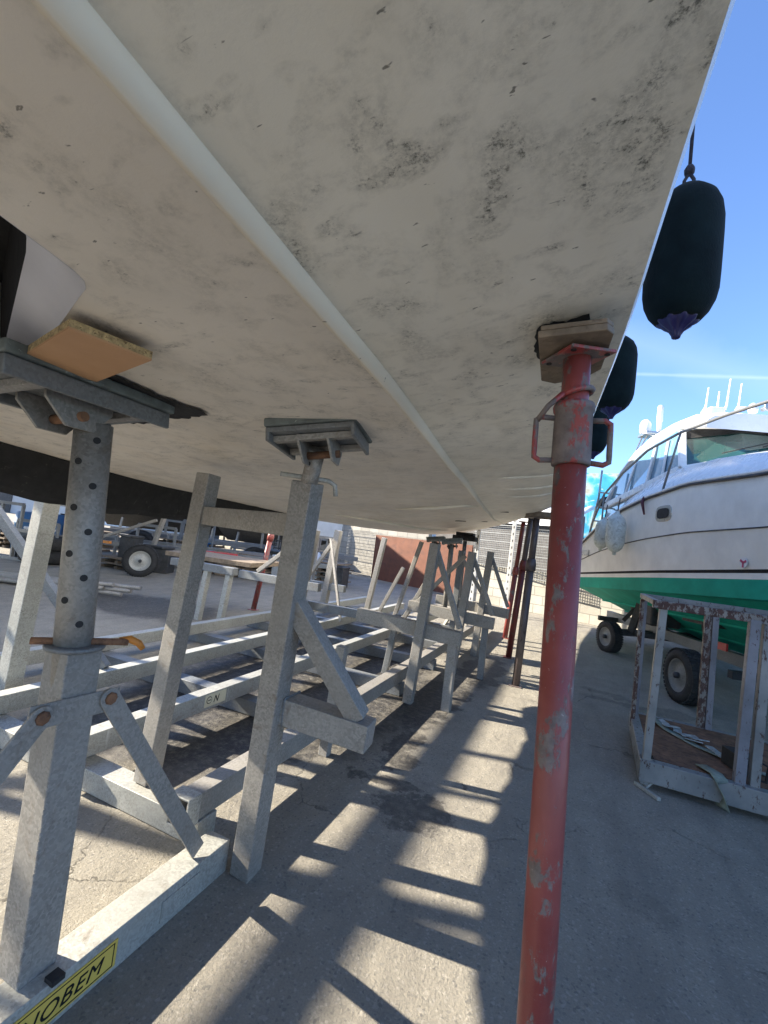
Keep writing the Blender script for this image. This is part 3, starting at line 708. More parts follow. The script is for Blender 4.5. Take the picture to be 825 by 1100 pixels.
single(B().box((-.35, 4.72, 1.70), (.24, .18, .055), rz=R(6)), 'wooden_block', PLY, 'brown wooden block on top of the grey-brown prop under the hull corner', 'block', bevel=.006)

# ------------------------------------------------------------------ dark fenders
def sock_fender(label, c, r, h, rope_top, grp):
    c = Vector(c); t = thing('boat_fender', label, 'fender', c, grp)
    k = h / 2
    prof = [(.18 * r, k * .98), (.42 * r, k * 1.0), (.50 * r, k * .985), (.62 * r, k * .93), (.80 * r, k * .84), (.93 * r, k * .70), (.99 * r, k * .52), (r, k * .3), (r, 0), (r * .995, -k * .3), (.985 * r, -k * .48), (.93 * r, -k * .62), (.80 * r, -k * .76), (.63 * r, -k * .86), (.50 * r, -k * .89), (.44 * r, -k * .87)]
    B().lathe(prof, c, n=48, lobes=11, amp_f=lambda i, z: .03 * max(0, abs(z) / k - .7)).build('sock', FABR, t)
    p2_ = [(.56 * r, -k * .82), (.50 * r, -k * .90), (.34 * r, -k * .96), (.19 * r, -k * 1.02), (.12 * r, -k * 1.08), (.10 * r, -k * 1.12), (.03 * r, -k * 1.13)]
    B().lathe(p2_, c, n=48, lobes=9, amp_f=lambda i, z: .10).build('end_cap', NAVY, t)
    B().tube([c + Vector((-.012, 0, k * .97)), c + Vector((-.010, 0, k + .035)), c + Vector((0, 0, k + .055))], .0045, 8).tube([c + Vector((.014, 0, k * .97)), c + Vector((.012, 0, k + .035)), c + Vector((.001, 0, k + .055))], .0045, 8).lathe([(.006, -.012), (.012, -.008), (.013, .004), (.008, .014)], c + Vector((0, 0, k + .062)), n=10).tube([c + Vector((0, 0, k + .06)), Vector(rope_top)], .0045, 8).build('rope', ROPE, t)
GF = 'dark fenders hanging along the hull side'
sock_fender('largest navy sock fender hanging from a knotted cord, nearest of the three', (.200, 1.33, 2.09), .088, .385, (.20, 1.33, 3.7), GF)
sock_fender('middle navy sock fender, half hidden by the hull edge above the red prop head', (.128, 2.68, 2.31), .105, .43, (.10, 2.68, 3.7), GF)
sock_fender('farthest navy sock fender, mostly hidden behind the red prop collar', (.085, 4.05, 2.40), .10, .46, (.05, 4.05, 3.7), GF)

# ------------------------------------------------------------------ right-hand boat
A = Vector((.28, -.96, 0)).normalized(); T_ = Vector((-.96, -.28, 0)).normalized(); O = Vector((1.4, 9.58, 0))
W = lambda s, t, z: O + A * s + T_ * t + Vector((0, 0, z))
rb = thing('motor_cruiser', 'white cabin cruiser with green bottom on a trailer at right', 'boat', O)
def half(s):   # half beam at sheer
    return 1.38 if s < 4.2 else 1.38 * math.sqrt(max(0, 1 - ((s - 4.2) / 4.0) ** 2.2))
def sheer(s): return interp([(0, 1.60), (1.2, 1.99), (2.0, 2.16), (2.7, 2.24), (3.6, 2.29), (4.8, 2.22), (8.2, 2.35)], s)[0]
def wl(s): return 1.02 + .064 * s
def fl(s): return .985 - .045 * max(0, s - 3)
N_S = 42; ss = [8.15 * i / N_S for i in range(N_S + 1)]
def hs(s, side_=1):
    b_ = half(s) * side_; w = wl(s); k = b_ * fl(s); sh = sheer(s)
    mid = lerp(w + .075, sh, .43)
    kz = .38 + .9 * max(0, (s - 4.5) / 3.65) ** 2
    return dict(sh=W(s, b_, sh), mid=W(s, lerp(k, b_, .62), mid), mid2=W(s, lerp(k, b_, .58), mid - .02), w3=W(s, k, w + .088), w2=W(s, k, w + .055), w1=W(s, k * .999, w), ch=W(s, k * .975, w - .17), cha=W(s, k * .93, w - .185), b1=W(s, k * .62, lerp(w - .19, kz, .36)), b1a=W(s, k * .58, lerp(w - .19, kz, .36) + .0), b2=W(s, k * .32, lerp(w - .19, kz, .68)), kl=W(s, 0, kz))
hullw = B(); hullg = B(); boot = B()
for sd in (1, -1):
    H = [hs(s, sd) for s in ss]
    hullw.loft([[h['sh'], h['mid'], h['mid2'], h['w3']] for h in H], smooth=False)
    boot.loft([[h['w3'], h['w2']] for h in H])
    hullw.loft([[h['w2'], h['w1']] for h in H])
    hullg.loft([[h['w1'], h['ch'], h['cha'], h['b1'], h['b1a'], h['b2'], h['kl']] for h in H])
h0 = [hs(0, sd) for sd in (1, -1)]
ring = [h0[0][k] for k in ('sh', 'w3', 'w1', 'ch', 'kl')] + [h0[1][k] for k in ('ch', 'w1', 'w3', 'sh')]
vs = [hullw.bm.verts.new(p) for p in ring]; hullw.bm.faces.new(vs)
hullw.build('hull', GELD, rb); hullg.build('green_bottom', GREEN, rb); boot.build('boot_stripe', INK, rb)
# spray rails under the green bottom
for f1, f2 in ((.36, .62), (.68, .32)):
    pts = []
    for s in ss[:34]:
        k = half(s) * fl(s); kz = .38 + .9 * max(0, (s - 4.5) / 3.65) ** 2
        pts.append(W(s, k * f2, lerp(wl(s) - .19, kz, f1) - .008))
    B().tube(pts, .018, 6).build('spray_rail', GREEN, rb)
# rubbing strake and knuckle line
B().tube([W(s, half(s) + .012, sheer(s) - .03) for s in ss], .015, 8).build('rubbing_strake', DARKM, rb)
B().tube([W(s, half(s) + .004, sheer(s) + .0) for s in ss], .02, 8).build('gunwale', GEL, rb)
B().tube([W(s, lerp(half(s) * fl(s), half(s), .62) + .003, lerp(wl(s) + .075, sheer(s), .43)) for s in ss[1:]], .007, 6).build('knuckle_line', DARKM, rb)
dk = B(); dk.loft([[W(s, half(s), sheer(s) + .005), W(s, half(s) * .6, sheer(s) + .06 + 0.), W(s, -half(s) * .6, sheer(s) + .06 + 0.), W(s, -half(s), sheer(s) + .005)] for s in ss], smooth=True); dk.build('deck', GEL, rb)
# coachroof step below the windscreen
cr = B(); cr.loft([[W(s, w, sheer(s) - .05), W(s, w * .97, sheer(s) + h * .35), W(s, w * .80, sheer(s) + h), W(s, w * .5, sheer(s) + h + .10), W(s, -w * .5, sheer(s) + h + .10), W(s, -w * .8, sheer(s) + h), W(s, -w * .97, sheer(s) + h * .35), W(s, -w, sheer(s) - .05)] for s, w, h in ((.5, 1.22, .42), (1.2, 1.25, .44), (2.0, 1.27, .42), (2.7, 1.27, .40), (3.4, 1.22, .36), (4.2, 1.14, .30), (5.2, .95, .2), (6.4, .5, .06))], smooth=True, caps=True)
cr.build('coachroof', GEL, rb)
# wheelhouse : roof shell, pillars, glazing
roofp = [(-.05, 2.45, .98), (.25, 2.72, .99), (.7, 3.02, 1.0), (1.2, 3.25, .99), (1.7, 3.37, .98), (2.3, 3.41, .97), (2.65, 3.40, .94), (2.92, 3.31, .86)]
rf = B()
rf.loft([[W(s, w, z - .17 if s > 1.5 else z - .11), W(s, w, z - .07), W(s, w * .9, z - .01), W(s, w * .5, z + .05), W(s, -w * .5, z + .05), W(s, -w * .9, z - .01), W(s, -w, z - .07), W(s, -w, z - .17 if s > 1.5 else z - .11)] for s, z, w in roofp], closed=True, smooth=True, caps=True)
rf.build('roof', GEL, rb)
B().loft([[W(1.3, t, 3.34), W(1.55, t, 3.47), W(2.0, t, 3.49), W(2.3, t, 3.45)] for t in (-.45, -.2, .2, .45)], smooth=True).build('roof_hatch', GEL, rb)
wsb, wst = 3.16, 2.80
def quad(bld, p, th=(0, 0, .001)): bld.prism(p, th)
# windscreen: glass and black top band
fp = [W(2.64, .97, 2.68), W(2.86, .35, 2.84), W(2.86, -.35, 2.84), W(2.64, -.97, 2.68)]
ft = [W(2.50, .94, 3.20), W(2.66, .33, 3.28), W(2.66, -.33, 3.28), W(2.50, -.94, 3.20)]
wsn = B(); wsn.loft([fp, ft]); wsg = wsn.build('windscreen', GLASS, rb, solid=.006)
bnd = B(); bnd.loft([[p.lerp(q_, .76) + A * .010 for p, q_ in zip(fp, ft)], [p.lerp(q_, 1.0) + A * .010 for p, q_ in zip(fp, ft)]]); bnd.build('sun_band', BLACK, rb, solid=.004)
for i in (0, 3): B().bar(fp[i] + A * .01, ft[i] + A * .01, .09, .05).build('pillar', GEL, rb, bevel=.01)
B().bar(fp[0] - Vector((0, 0, .05)), fp[1] - Vector((0, 0, .05)), .08, .12).bar(fp[1] - Vector((0, 0, .05)), fp[2] - Vector((0, 0, .05)), .08, .12).build('screen_sill', GEL, rb, bevel=.01)
for sd in (1, -1):
    side_poly = [W(.15, 1.0 * sd, 2.1), W(.20, .99 * sd, 2.55), W(.75, .97 * sd, 2.92), W(1.3, .95 * sd, 3.13), W(2.46, .94 * sd, 3.24), W(2.60, .97 * sd, 2.64), W(1.9, 1.0 * sd, 2.50)]
    B().prism(side_poly, T_ * sd * -.02).build('side_window', GLASSB, rb)
    for a, c_, w in ((.28, .40, .09), (1.0, 1.12, .03), (1.75, 1.78, .05), (2.2, 2.12, .03)):
        B().bar(W(a, 1.02 * sd, 2.45), W(c_ + .1, .965 * sd, 3.14 if c_ > 1.2 else (3.0 if c_ > 1 else 2.72)), w, .035).build('pillar', GEL, rb, bevel=.004)
    B().bar(W(.1, 1.01 * sd, 2.38), W(2.62, 1.0 * sd, 2.64), .06, .10).build('window_sill', GEL, rb, bevel=.01)
# interior seen through the glass
B().box(W(2.2, 0, 2.66), (1.6, .5, .10), rz=R(16)).build('dashboard', DARKM, rb, bevel=.02)
B().box(W(1.5, .45, 2.7), (.45, .45, .7), rz=R(16)).build('helm_seat', PALEB, rb, bevel=.05)
B().lathe([(.05, 0), (.13, .02), (.14, .06), (.10, .10), (.02, .12)], W(2.45, .70, 2.68), n=20).build('dome', PALEB, rb)
for t0, t1 in ((.55, -.1), (-.2, -.75)):
    B().tube([W(2.90, t0 + .1, 2.84), W(2.82, t1, 3.10)], .008, 6).bar(W(2.84, t1 + .25, 2.98), W(2.78, t1 - .2, 3.16), .012, .02).build('wiper', BLACK, rb)
# oval port light
def oval(c, n_, up, a, h, k=24, th=.012):
    x = n_.cross(up).normalized(); return [c + x * (a * math.copysign(abs(math.cos(2 * math.pi * i / k)) ** .6, math.cos(2 * math.pi * i / k))) + up * (h * math.copysign(abs(math.sin(2 * math.pi * i / k)) ** .6, math.sin(2 * math.pi * i / k))) for i in range(k)]
s_p = 3.12; pc_ = W(s_p, 1.345, 1.985); up = Vector((0, 0, 1))
B().prism(oval(pc_, T_, up, .19, .10), T_ * .035).build('portlight_frame', SSTEEL, rb, bevel=.008)
B().prism(oval(pc_ + T_ * .03, T_, up, .135, .062), T_ * .012).build('portlight', BLACK, rb)
# round badge
s_b = 4.45; bc = W(s_b, half(4.45) * fl(4.45) + .022, 1.45)
bd = B().lathe([(.048, 0), (.048, .006)], bc, axis=T_, n=28).build('badge', GEL, rb)
for a in (20, 150, 270):
    dd = A * math.cos(R(a)) + up * math.sin(R(a)); B().bar(bc + T_ * .008, bc + T_ * .008 + dd * .044, .02, .003, up=T_).build('badge_spoke', plain('badge_crimson', (.40, .05, .13), .5) if a == 20 else bpy.data.materials['badge_crimson'], bd)
# engraved stern vents
B().tube([W(1.1, 1.386, 1.78), W(1.35, 1.386, 1.84)], .010, 6).tube([W(1.1, 1.386, 1.73), W(1.35, 1.386, 1.79)], .010, 6).tube([W(1.1, 1.386, 1.68), W(1.35, 1.386, 1.74)], .010, 6).build('side_vent', DARKM, rb)
B().box(W(.45, 1.383, 1.48), (.02, .4, .09), rz=R(16)).build('side_vent', SSTEEL, rb)
# guard rail
rail = [(.30, 1.30, 1.75), (.46, 1.3, 2.04), (.9, 1.3, 2.49), (1.58, 1.3, 2.73), (2.38, 1.3, 2.92), (3.21, 1.3, 2.96), (4.02, 1.28, 2.93), (4.8, 1.2, 2.90), (5.8, 1.0, 2.90), (7.0, .6, 2.92), (7.7, 0, 2.95)]
B().tube([W(*p) for p in rail], .017, 10).build('guard_rail', DKST, rb)
for s, t, z in ((.9, 1.32, 2.47), (3.21, 1.32, 2.95), (5.3, 1.12, 2.90)):
    B().tube([W(s - (.33 if s > 2 else 0), min(1.30, half(s) - .05), sheer(s)), W(s, t - .02, z)], .014, 8).build('stanchion', DKST, rb)
# stern frame, ladder, canopy roll
st_ = B()
for t in (1.2, .7): st_.tube([W(.05, t, 1.9), W(.35, t, 2.5), W(.4, t, 3.0)], .018, 8)
for z in (2.1, 2.35, 2.6): st_.tube([W(.12 + (z - 2.1) * .5, 1.2, z), W(.12 + (z - 2.1) * .5, .7, z)], .014, 8)
st_.build('stern_ladder', SSTEEL, rb)
B().tube([W(-.1, 1.0, 2.42), W(.1, 1.0, 2.46), W(.3, .98, 2.52)], [.06, .11, .05], 12).build('canopy_roll', BLACK, rb)
# radar arch bits: antennas on the roof
arr = B().box(W(2.0, .30, 3.60), (.20, .26, .22), rz=R(16)).build('antenna_base', GEL, rb, bevel=.02)
for s, t, l, lean in ((1.95, .40, .52, .05), (2.0, .27, .40, .04), (2.05, .18, .72, .06), (2.1, .05, .58, .05)):
    B().tube([W(s, t, 3.68), W(s, t - .03, 3.76), W(s, t - lean, 3.76 + l * .55)], [.022, .014, .010], 8).build('antenna', GEL, rb)
B().bar(W(2.2, .1, 3.68), W(2.25, -.05, 3.68), .05, .03).build('antenna_bracket', GEL, rb)
mst = B().box(W(.62, .52, 3.66), (.30, .35, .05), rz=R(16)).build('mast_platform', SSTEEL, rb, bevel=.01)
B().lathe([(.07, 0), (.09, .03), (.09, .18), (.06, .24), (.02, .26)], W(.58, .60, 3.68), n=18).build('radio_dome', GEL, mst)
B().lathe([(.035, 0), (.04, .2), (.05, .22), (.045, .4), (.05, .46), (.03, .5)], W(.68, .42, 3.68), n=14).build('nav_light', GEL, mst)
B().tube([W(.2, .85, 2.6), W(.55, .62, 3.66)], .014, 8).tube([W(.4, .9, 2.75), W(.72, .60, 3.66)], .014, 8).build('mast_strut', SSTEEL, mst)
for s, t in ((2.7, .0), (2.75, -.25)):
    hn = B().lathe([(.03, 0), (.03, .05), (.05, .10), (.075, .14), (.06, .15)], W(s - .15, t, 3.56), axis=A, n=16).build('search_light', SSTEEL, rb)
    B().lathe([(.05, 0), (.06, .04), (.05, .10), (.02, .13)], W(s - .3, t + .02, 3.56), n=14).build('light_dome', GEL, hn)
B().tube([W(1.35, .72, 3.42), W(1.3, .82, 3.47), W(1.2, .95, 3.52)], .010, 8).build('roof_cleat', SSTEEL, rb)
B().tube([W(2.62, 1.39, 2.24), W(2.64, 1.42, 2.16), W(2.70, 1.41, 2.0)], [.018, .022, .010], 8).build('line_end', plain('maroon_line', (.10, .03, .04), .8), rb)

def white_fender(label, c, r, h, lean=0):
    c = Vector(c); t = thing('boat_fender', label, 'fender', c, 'grimy white fenders on the cruiser'); k = h / 2; ax = Vector((lean, 0, 1))
    B().lathe([(.12 * r, -k * 1.12), (.2 * r, -k * 1.1), (.22 * r, -k * .98), (.5 * r, -k * .9), (.82 * r, -k * .74), (r, -k * .45), (r, k * .45), (.85 * r, k * .72), (.5 * r, k * .9), (.25 * r, k * .98), (.2 * r, k * 1.1), (.1 * r, k * 1.12)], c, axis=ax, n=28).build('bladder', FENW, t)
    B().tube([c + ax * k, c + ax * k + Vector((.02, .0, .22))], .009, 6).build('rope', ROPE, t)
white_fender('rounder grimy white fender on the cruiser side, the one in front', W(2.20, 1.55, 1.76), .125, .56)
white_fender('slimmer grey fender tucked behind the other on the cruiser side', W(1.70, 1.55, 1.76), .11, .46, .06)

# trailer under the cruiser
tr = thing('boat_trailer', 'dark boat trailer under the white cruiser', 'trailer', W(3, 0, 0))
for t in (.85, -.85):
    B().bar(W(-.2, t * .75, .40), W(5.2, t * .75, .46), .09, .13).build('side_rail', GALV2, tr, bevel=.004)
for s in (.3, 1.8, 3.9, 5.0):
    B().bar(W(s, -.95, .36), W(s, 1.0, .36), .08, .08).build('cross_member', DARKM, tr, bevel=.004)
for s in (.9, 2.9, 4.6):
    B().bar(W(s, .62, .45), W(s + .02, .70, .72), .07, .07).bar(W(s - .35, .70, .74), W(s + .35, .70, .76), .16, .06).build('bunk_support', DARKM, tr, bevel=.004)
B().bar(W(1.1, .9, .45), W(1.25, .62, .93), .06, .06).build('bunk_arm', DARKM, tr)
B().bar(W(3.1, .8, .55), W(3.5, .8, .56), .02, .08).build('tail_light', REDL, tr)
def wheel(parent, c, ax, r, w, rimm=GALV2):
    c = Vector(c); ax = Vector(ax).normalized(); h = w / 2
    n = 56; prof = [(r * .62, -h * .9), (r * .78, -h), (r * .93, -h * .88), (r, -h * .62), (r * 1.0, -h * .2), (r * 1.0, h * .2), (r, h * .62), (r * .93, h * .88), (r * .78, h), (r * .62, h * .9)]
    wh = B().lathe([(.05 * r, -h * .7), (.55 * r, -h * .7), (.62 * r, -h * .9), (.62 * r, h * .9), (.58 * r, h * .75), (.5 * r, h * .45), (.35 * r, h * .5), (.2 * r, h * .62), (.1 * r, h * .75), (.04 * r, h * .76)], c, axis=ax, n=32).build('rim', rimm, parent)
    ty = B().lathe(prof, c, axis=ax, n=n, ring=True)
    q = Vector((0, 0, 1)).rotation_difference(ax)
    for k in range(40):      # tread blocks
        a = 2 * math.pi * k / 40
        for z in (-.5, 0, .5):
            p = c + q @ Vector((math.cos(a + z * .07) * r * 1.005, math.sin(a + z * .07) * r * 1.005, z * w * .62))
            M = q.to_matrix() @ Matrix.Rotation(a, 3, 'Z'); ty.box(p, (.012, r * .11, w * .24), M=M)
    ty.build('tyre', TYRE, wh)
    B().lathe([(.012, 0), (.03, .01), (.03, .05), (.01, .06)], c + ax * h * .6, axis=ax, n=12).build('hub', DARKM, wh)
    return wh
wheel(tr, (1.15, 5.50, .265), (-.95, -.30, 0), .265, .18)
wheel(tr, (.62, 7.75, .225), (-.85, -.50, 0), .225, .16)
B().bar((.75, 7.75, .32), (1.9, 8.1, .42), .09, .09).bar((.9, 7.75, .35), (1.0, 7.7, .85), .07, .09).build('axle', DARKM, tr)
B().box((1.22, 7.55, .68), (.42, .35, .30), rz=R(20)).build('gearbox_leg', DARKM, tr, bevel=.03)
B().bar((.9, 7.72, .90), (1.45, 7.3, .80), .12, .10).build('swing_arm', DARKM, tr, bevel=.01)

# ------------------------------------------------------------------ rusty cage
cg = thing('metal_cage', 'open rusted cage frame with flaking white paint and a brown floor', 'cage', (1.1, 3.7, 0))
x0, x1, y0, y1, zf, zt = .50, 1.95, 3.18, 4.15, .10, 1.07
def cbar(nm, a, b_, w, m=CAGE, **k): return B().bar(a, b_, w, w * 1.0, **k).build(nm, m, cg, bevel=.003)
for a, b_ in (((x0 - .03, y0, zf), (x1, y0, zf)), ((x0, y0, zf), (x0 + .05, y1, zf)), ((x0 + .05, y1, zf), (x1, y1, zf))): B().bar(a, b_, .06, .12).build('floor_frame', CAGE, cg, bevel=.004)
B().box((1.24, 3.68, .155), (1.38, .92, .008)).build('floor_plate', RUST, cg)
cbar('post', (x0 + .0, y0, .02), (x0 + .04, y0 + .06, zt), .042)
cbar('post', (x0 + .055, y1 - .02, .1), (x0 + .055, y1 - .02, zt), .04, CAGEB)
cbar('post', (x0 + .02, y0 + .78, .1), (x0 + .02, y0 + .78, zt - .02), .028, CAGER)
cbar('post', (.985, y1, .12), (.985, y1, zt - .03), .045, CAGER)
cbar('post', (1.03, y1 - .01, .12), (1.03, y1 - .01, zt - .03), .04, CAGEB)
cbar('post', (.955, y0 + .02, .12), (.985, y0 + .04, zt - .01), .05, CAGEB)
cbar('post', (1.025, y0 + .03, .12), (1.05, y0 + .05, zt - .01), .045)
B().bar((x0 - .02, y0 + .05, zt), (x1, y0 + .05, zt - .0), .045, .05).build('top_rail', CAGER, cg, bevel=.004)
B().bar((x0 + .03, y1 - .01, zt), (x1, y1 - .01, zt), .035, .035).build('top_rail', CAGE, cg, bevel=.004)
B().bar((x0 + .02, y0 + .07, zt), (x0 + .04, y1 - .02, zt), .035, .035).build('top_rail', CAGE, cg, bevel=.004)
ft = B().prism([(x0 - .05, y0 - .0, .0), (x0 - .02, y0 - .01, .0), (x0 + .07, y0 - .13, .0), (x0 + .05, y0 - .14, .0)], (0, 0, .02)).bar((x0 + .01, y0 - .02, .01), (x0 + .06, y0 - .0, .06), .02, .012); ft.build('bent_foot', GALV_L, cg, bevel=.003)
STRAP = worn('green_grey_webbing', (.20, .23, .19), .3, 20, .9, dirt=(.10, .10, .08), bumpd=.003)
def ribbon(pts, w, name, mat, label, cat, th=.004):
    b_ = B(); rows = []
    for i, p in enumerate(pts):
        p = Vector(p); d = (Vector(pts[min(i + 1, len(pts) - 1)]) - Vector(pts[max(0, i - 1)])).normalized(); x = d.cross(Vector((0, 0, 1)))
        x = x.normalized() if x.length > .05 else Vector((1, 0, 0)); rows.append([p - x * w / 2, p + x * w / 2])
    b_.loft(rows, smooth=True); return single(b_, name, mat, label, cat, solid=th)
ribbon([(.62, 4.1, .20), (.72, 3.85, .17), (.85, 3.65, .168), (.95, 3.55, .175), (1.08, 3.45, .17), (1.2, 3.4, .17), (1.35, 3.3, .18)], .05, 'webbing_strap', STRAP, 'long pale green webbing strap lying across the rusty cage floor', 'strap')
ribbon([(.80, 3.30, .168), (.85, 3.2, .175), (.86, 3.14, .165), (.865, 3.135, .10), (.87, 3.14, .03), (.88, 3.15, .012)], .07, 'webbing_strap', STRAP, 'wide webbing strap draped over the front edge of the cage floor', 'strap')
rk = B().box((1.02, 3.42, .21), (.11, .16, .10), rz=.3).tube([(1.02, 3.35, .18), (1.07, 3.33, .26), (1.12, 3.30, .25), (1.11, 3.3, .16), (1.05, 3.33, .16)], .010, 8)
single(rk, 'ratchet_buckle', BLACK, 'black ratchet buckle sitting on the cage floor by the double posts', 'ratchet', bevel=.006)
pf = B()
for i in range(10): pf.box((.72 + i * .035 + random.uniform(-.02, .02), 3.95 - i * .05 + random.uniform(-.05, .05), .17 + random.uniform(0, .015)), (.10, .05, .006), M=Matrix.Rotation(random.uniform(0, 3), 3, 'Z') @ Matrix.Rotation(random.uniform(-.3, .3), 3, 'X'))
single(pf, 'plastic_scraps', worn('scrap_film', (.30, .32, .32), .6, 30, .4), 'crumpled grey plastic scraps heaped on the cage floor', 'scraps')

# ------------------------------------------------------------------ background
# concrete block wall (local frame so its bricks run along it)
def wallbox(name, p, q_, z0, z1, th, mat, label, cat, kind=None, group=None):
    p = Vector((*p, 0)); q_ = Vector((*q_, 0)); L = (q_ - p).length
    b_ = B().box((L / 2, th / 2, (z0 + z1) / 2), (L, th, z1 - z0)); o = b_.build(name, mat)
    o.location = p; o.rotation_euler = (0, 0, math.atan2(q_.y - p.y, q_.x - p.x)); tag(o, label, cat, group); return o
wallbox('block_wall', (-2.35, 11.75), (3.6, 8.9 + 1.0), 0, .98, .2, BLOCK, 'low pale concrete block wall behind the thin props', 'wall')
wallbox('block_wall', (-16, 17.2), (-4.4, 14.2), 0, 1.95, .2, BLOCK, 'long block wall far behind the trailers on the left', 'wall')
wallbox('copper_sheet', (-5.7, 12.85), (-2.4, 11.65), 0.05, 1.42, .04, BOARD, 'copper-brown sheet screen catching the sun behind the cradle', 'screen')
# galvanised mesh pallets above wall
def mesh_panel(name, p, q_, z0, z1, label, nx, nz, mat=GALV2, tk=.009, group='galvanised mesh panels on the wall'):
    p = Vector((*p, 0)); q_ = Vector((*q_, 0)); t = thing(name, label, 'mesh panel', (*(p + (q_ - p) / 2).xy, z0), group); b_ = B()
    for i in range(nx + 1):
        c = p.lerp(q_, i / nx); b_.bar((c.x, c.y, z0), (c.x, c.y, z1), tk, tk)
    b_.build('wires_upright', mat, t)
    b_ = B()
    for k in range(nz + 1):
        z = lerp(z0, z1, k / nz); wd = tk * (2.6 if k % 4 == 0 else 1); b_.bar((p.x, p.y - .012, z), (q_.x, q_.y - .012, z), wd, wd)
    b_.build('wires_level', mat, t); return t
mesh_panel('mesh_panel', (-2.40, 11.75), (-.85, 11.0), .98, 2.0, 'galvanised mesh panel above the wall, left of the white poles', 34, 20)
mesh_panel('mesh_panel', (-.80, 10.98), (-.10, 10.68), .80, 1.95, 'galvanised mesh panel above the wall behind the thin props', 18, 18)
mesh_panel('mesh_panel', (-7.2, 13.9), (-5.7, 13.3), .05, 1.5, 'galvanised mesh panel beside the copper sheet', 26, 14)
# white scaffold-like poles
for x, y, h_, lb in ((-1.92, 9.75, 2.6, 'tall white slotted pole leaning before the mesh, left of the two'), (-1.25, 10.2, 2.4, 'tall white slotted pole behind the red props, right of the two')):
    t = thing('slotted_pole', lb, 'pole', (x, y, 0), 'white slotted poles')
    B().bar((x, y, .02), (x + .03, y, h_), .085, .04).build('upright', GEL, t, bevel=.004)
    sl = B()
    for k in range(14): sl.box((x + .001 + k * .002, y - .0425, .25 + k * .15), (.018, .004, .05))
    sl.build('slot', BLACK, t)
    B().box((x, y, .02), (.24, .20, .04)).build('foot_plate', GALV_L, t, bevel=.005)
# shed behind mesh : plain dark board wall and scalloped roof edge
sh = thing('shed', 'low dark shed with a scalloped roof edge behind the mesh', 'shed', (-.8, 13, 0))
B().box((-1.95, 13.3, 1.25), (4.6, .2, 2.5), rz=R(-22)).build('wall', worn('dark_board', (.10, .095, .09), .4, 3, .8), sh)
rw = B(); rows = []
for i in range(60):
    u = i / 59; x = -3.9 + 3.9 * u; y = 13.9 - 1.7 * u; z = 2.42 + .04 * math.sin(u * 60)
    rows.append([(x, y, z), (x + .5, y + 1.4, z + .45)])
rw.loft(rows, smooth=True).build('roof', GELD, sh, solid=.03)
B().bar((-3.9, 13.85, 2.25), (.0, 12.2, 2.25), .05, .16).build('fascia', GEL, sh)
# mural building
mu = wallbox('mural_wall', (-2.2, 15.2), (4.4, 13.8), 0, 4.05, .3, MURAL, 'tall wall painted with a bright blue and white sea mural', 'wall')
# left yard things -------------------------------------------------
tl = thing('boat_trailer', 'empty galvanised trailer with one wheel towards the camera, seen left of the near jack tube', 'trailer', (-8, 6.6, 0))
wheel(tl, (-7.62, 6.20, .305), (.72, -.69, 0), .305, .19, GALV_L)
for (a, b_, w, h_) in [((-10.5, 5.6, .50), (-5.0, 9.0, .52), .07, .10), ((-11.2, 7.0, .50), (-6.2, 10.1, .52), .07, .10)]: B().bar(a, b_, w, h_).build('side_rail', GALV2, tl, bevel=.004)
for k in range(4): B().bar((-10.2 + k * 1.3, 5.8 + k * .8, .46), (-10.9 + k * 1.3, 7.2 + k * .8, .46), .07, .08).build('cross_member', GALV2, tl, bevel=.004)
B().bar((-8.3, 7.0, .5), (-8.2, 7.1, 1.2), .08, .08).bar((-9.4, 6.5, .55), (-8.3, 7.0, 1.1), .06, .06).build('support_arm', GALV, tl, bevel=.004)
B().box((-7.0, 7.5, .55), (.9, .05, .07), rz=R(32)).build('light_board', REDL, tl, bevel=.01)
B().bar((-9.3, 5.9, .55), (-8.2, 5.95, .58), .05, .05).build('marker_bar', ORANGE, tl)
t2 = thing('boat_trailer', 'second trailer with two dark wheels further back on the left', 'trailer', (-9, 9.5, 0))
wheel(t2, (-7.95, 9.95, .33), (.6, -.8, 0), .33, .18, GALV_L); wheel(t2, (-11.2, 9.0, .36), (.7, -.7, 0), .36, .2, DARKM)
B().bar((-13, 8.6, .6), (-6.0, 12.4, .6), .08, .12).bar((-13.6, 9.8, .6), (-6.8, 13.0, .6), .08, .12).build('side_rail', GALV2, t2, bevel=.004)
t3 = thing('tyre_stack', 'pair of large black tyres stacked behind the near jack tube', 'tyres', (-9.6, 5.6, 0))
for z in (.14, .40): B().lathe([(.22, -.10), (.38, -.13), (.46, -.09), (.48, 0), (.46, .09), (.38, .13), (.22, .10)], (-9.6, 5.7, z), n=30, ring=True).build('tyre', TYRE, t3)
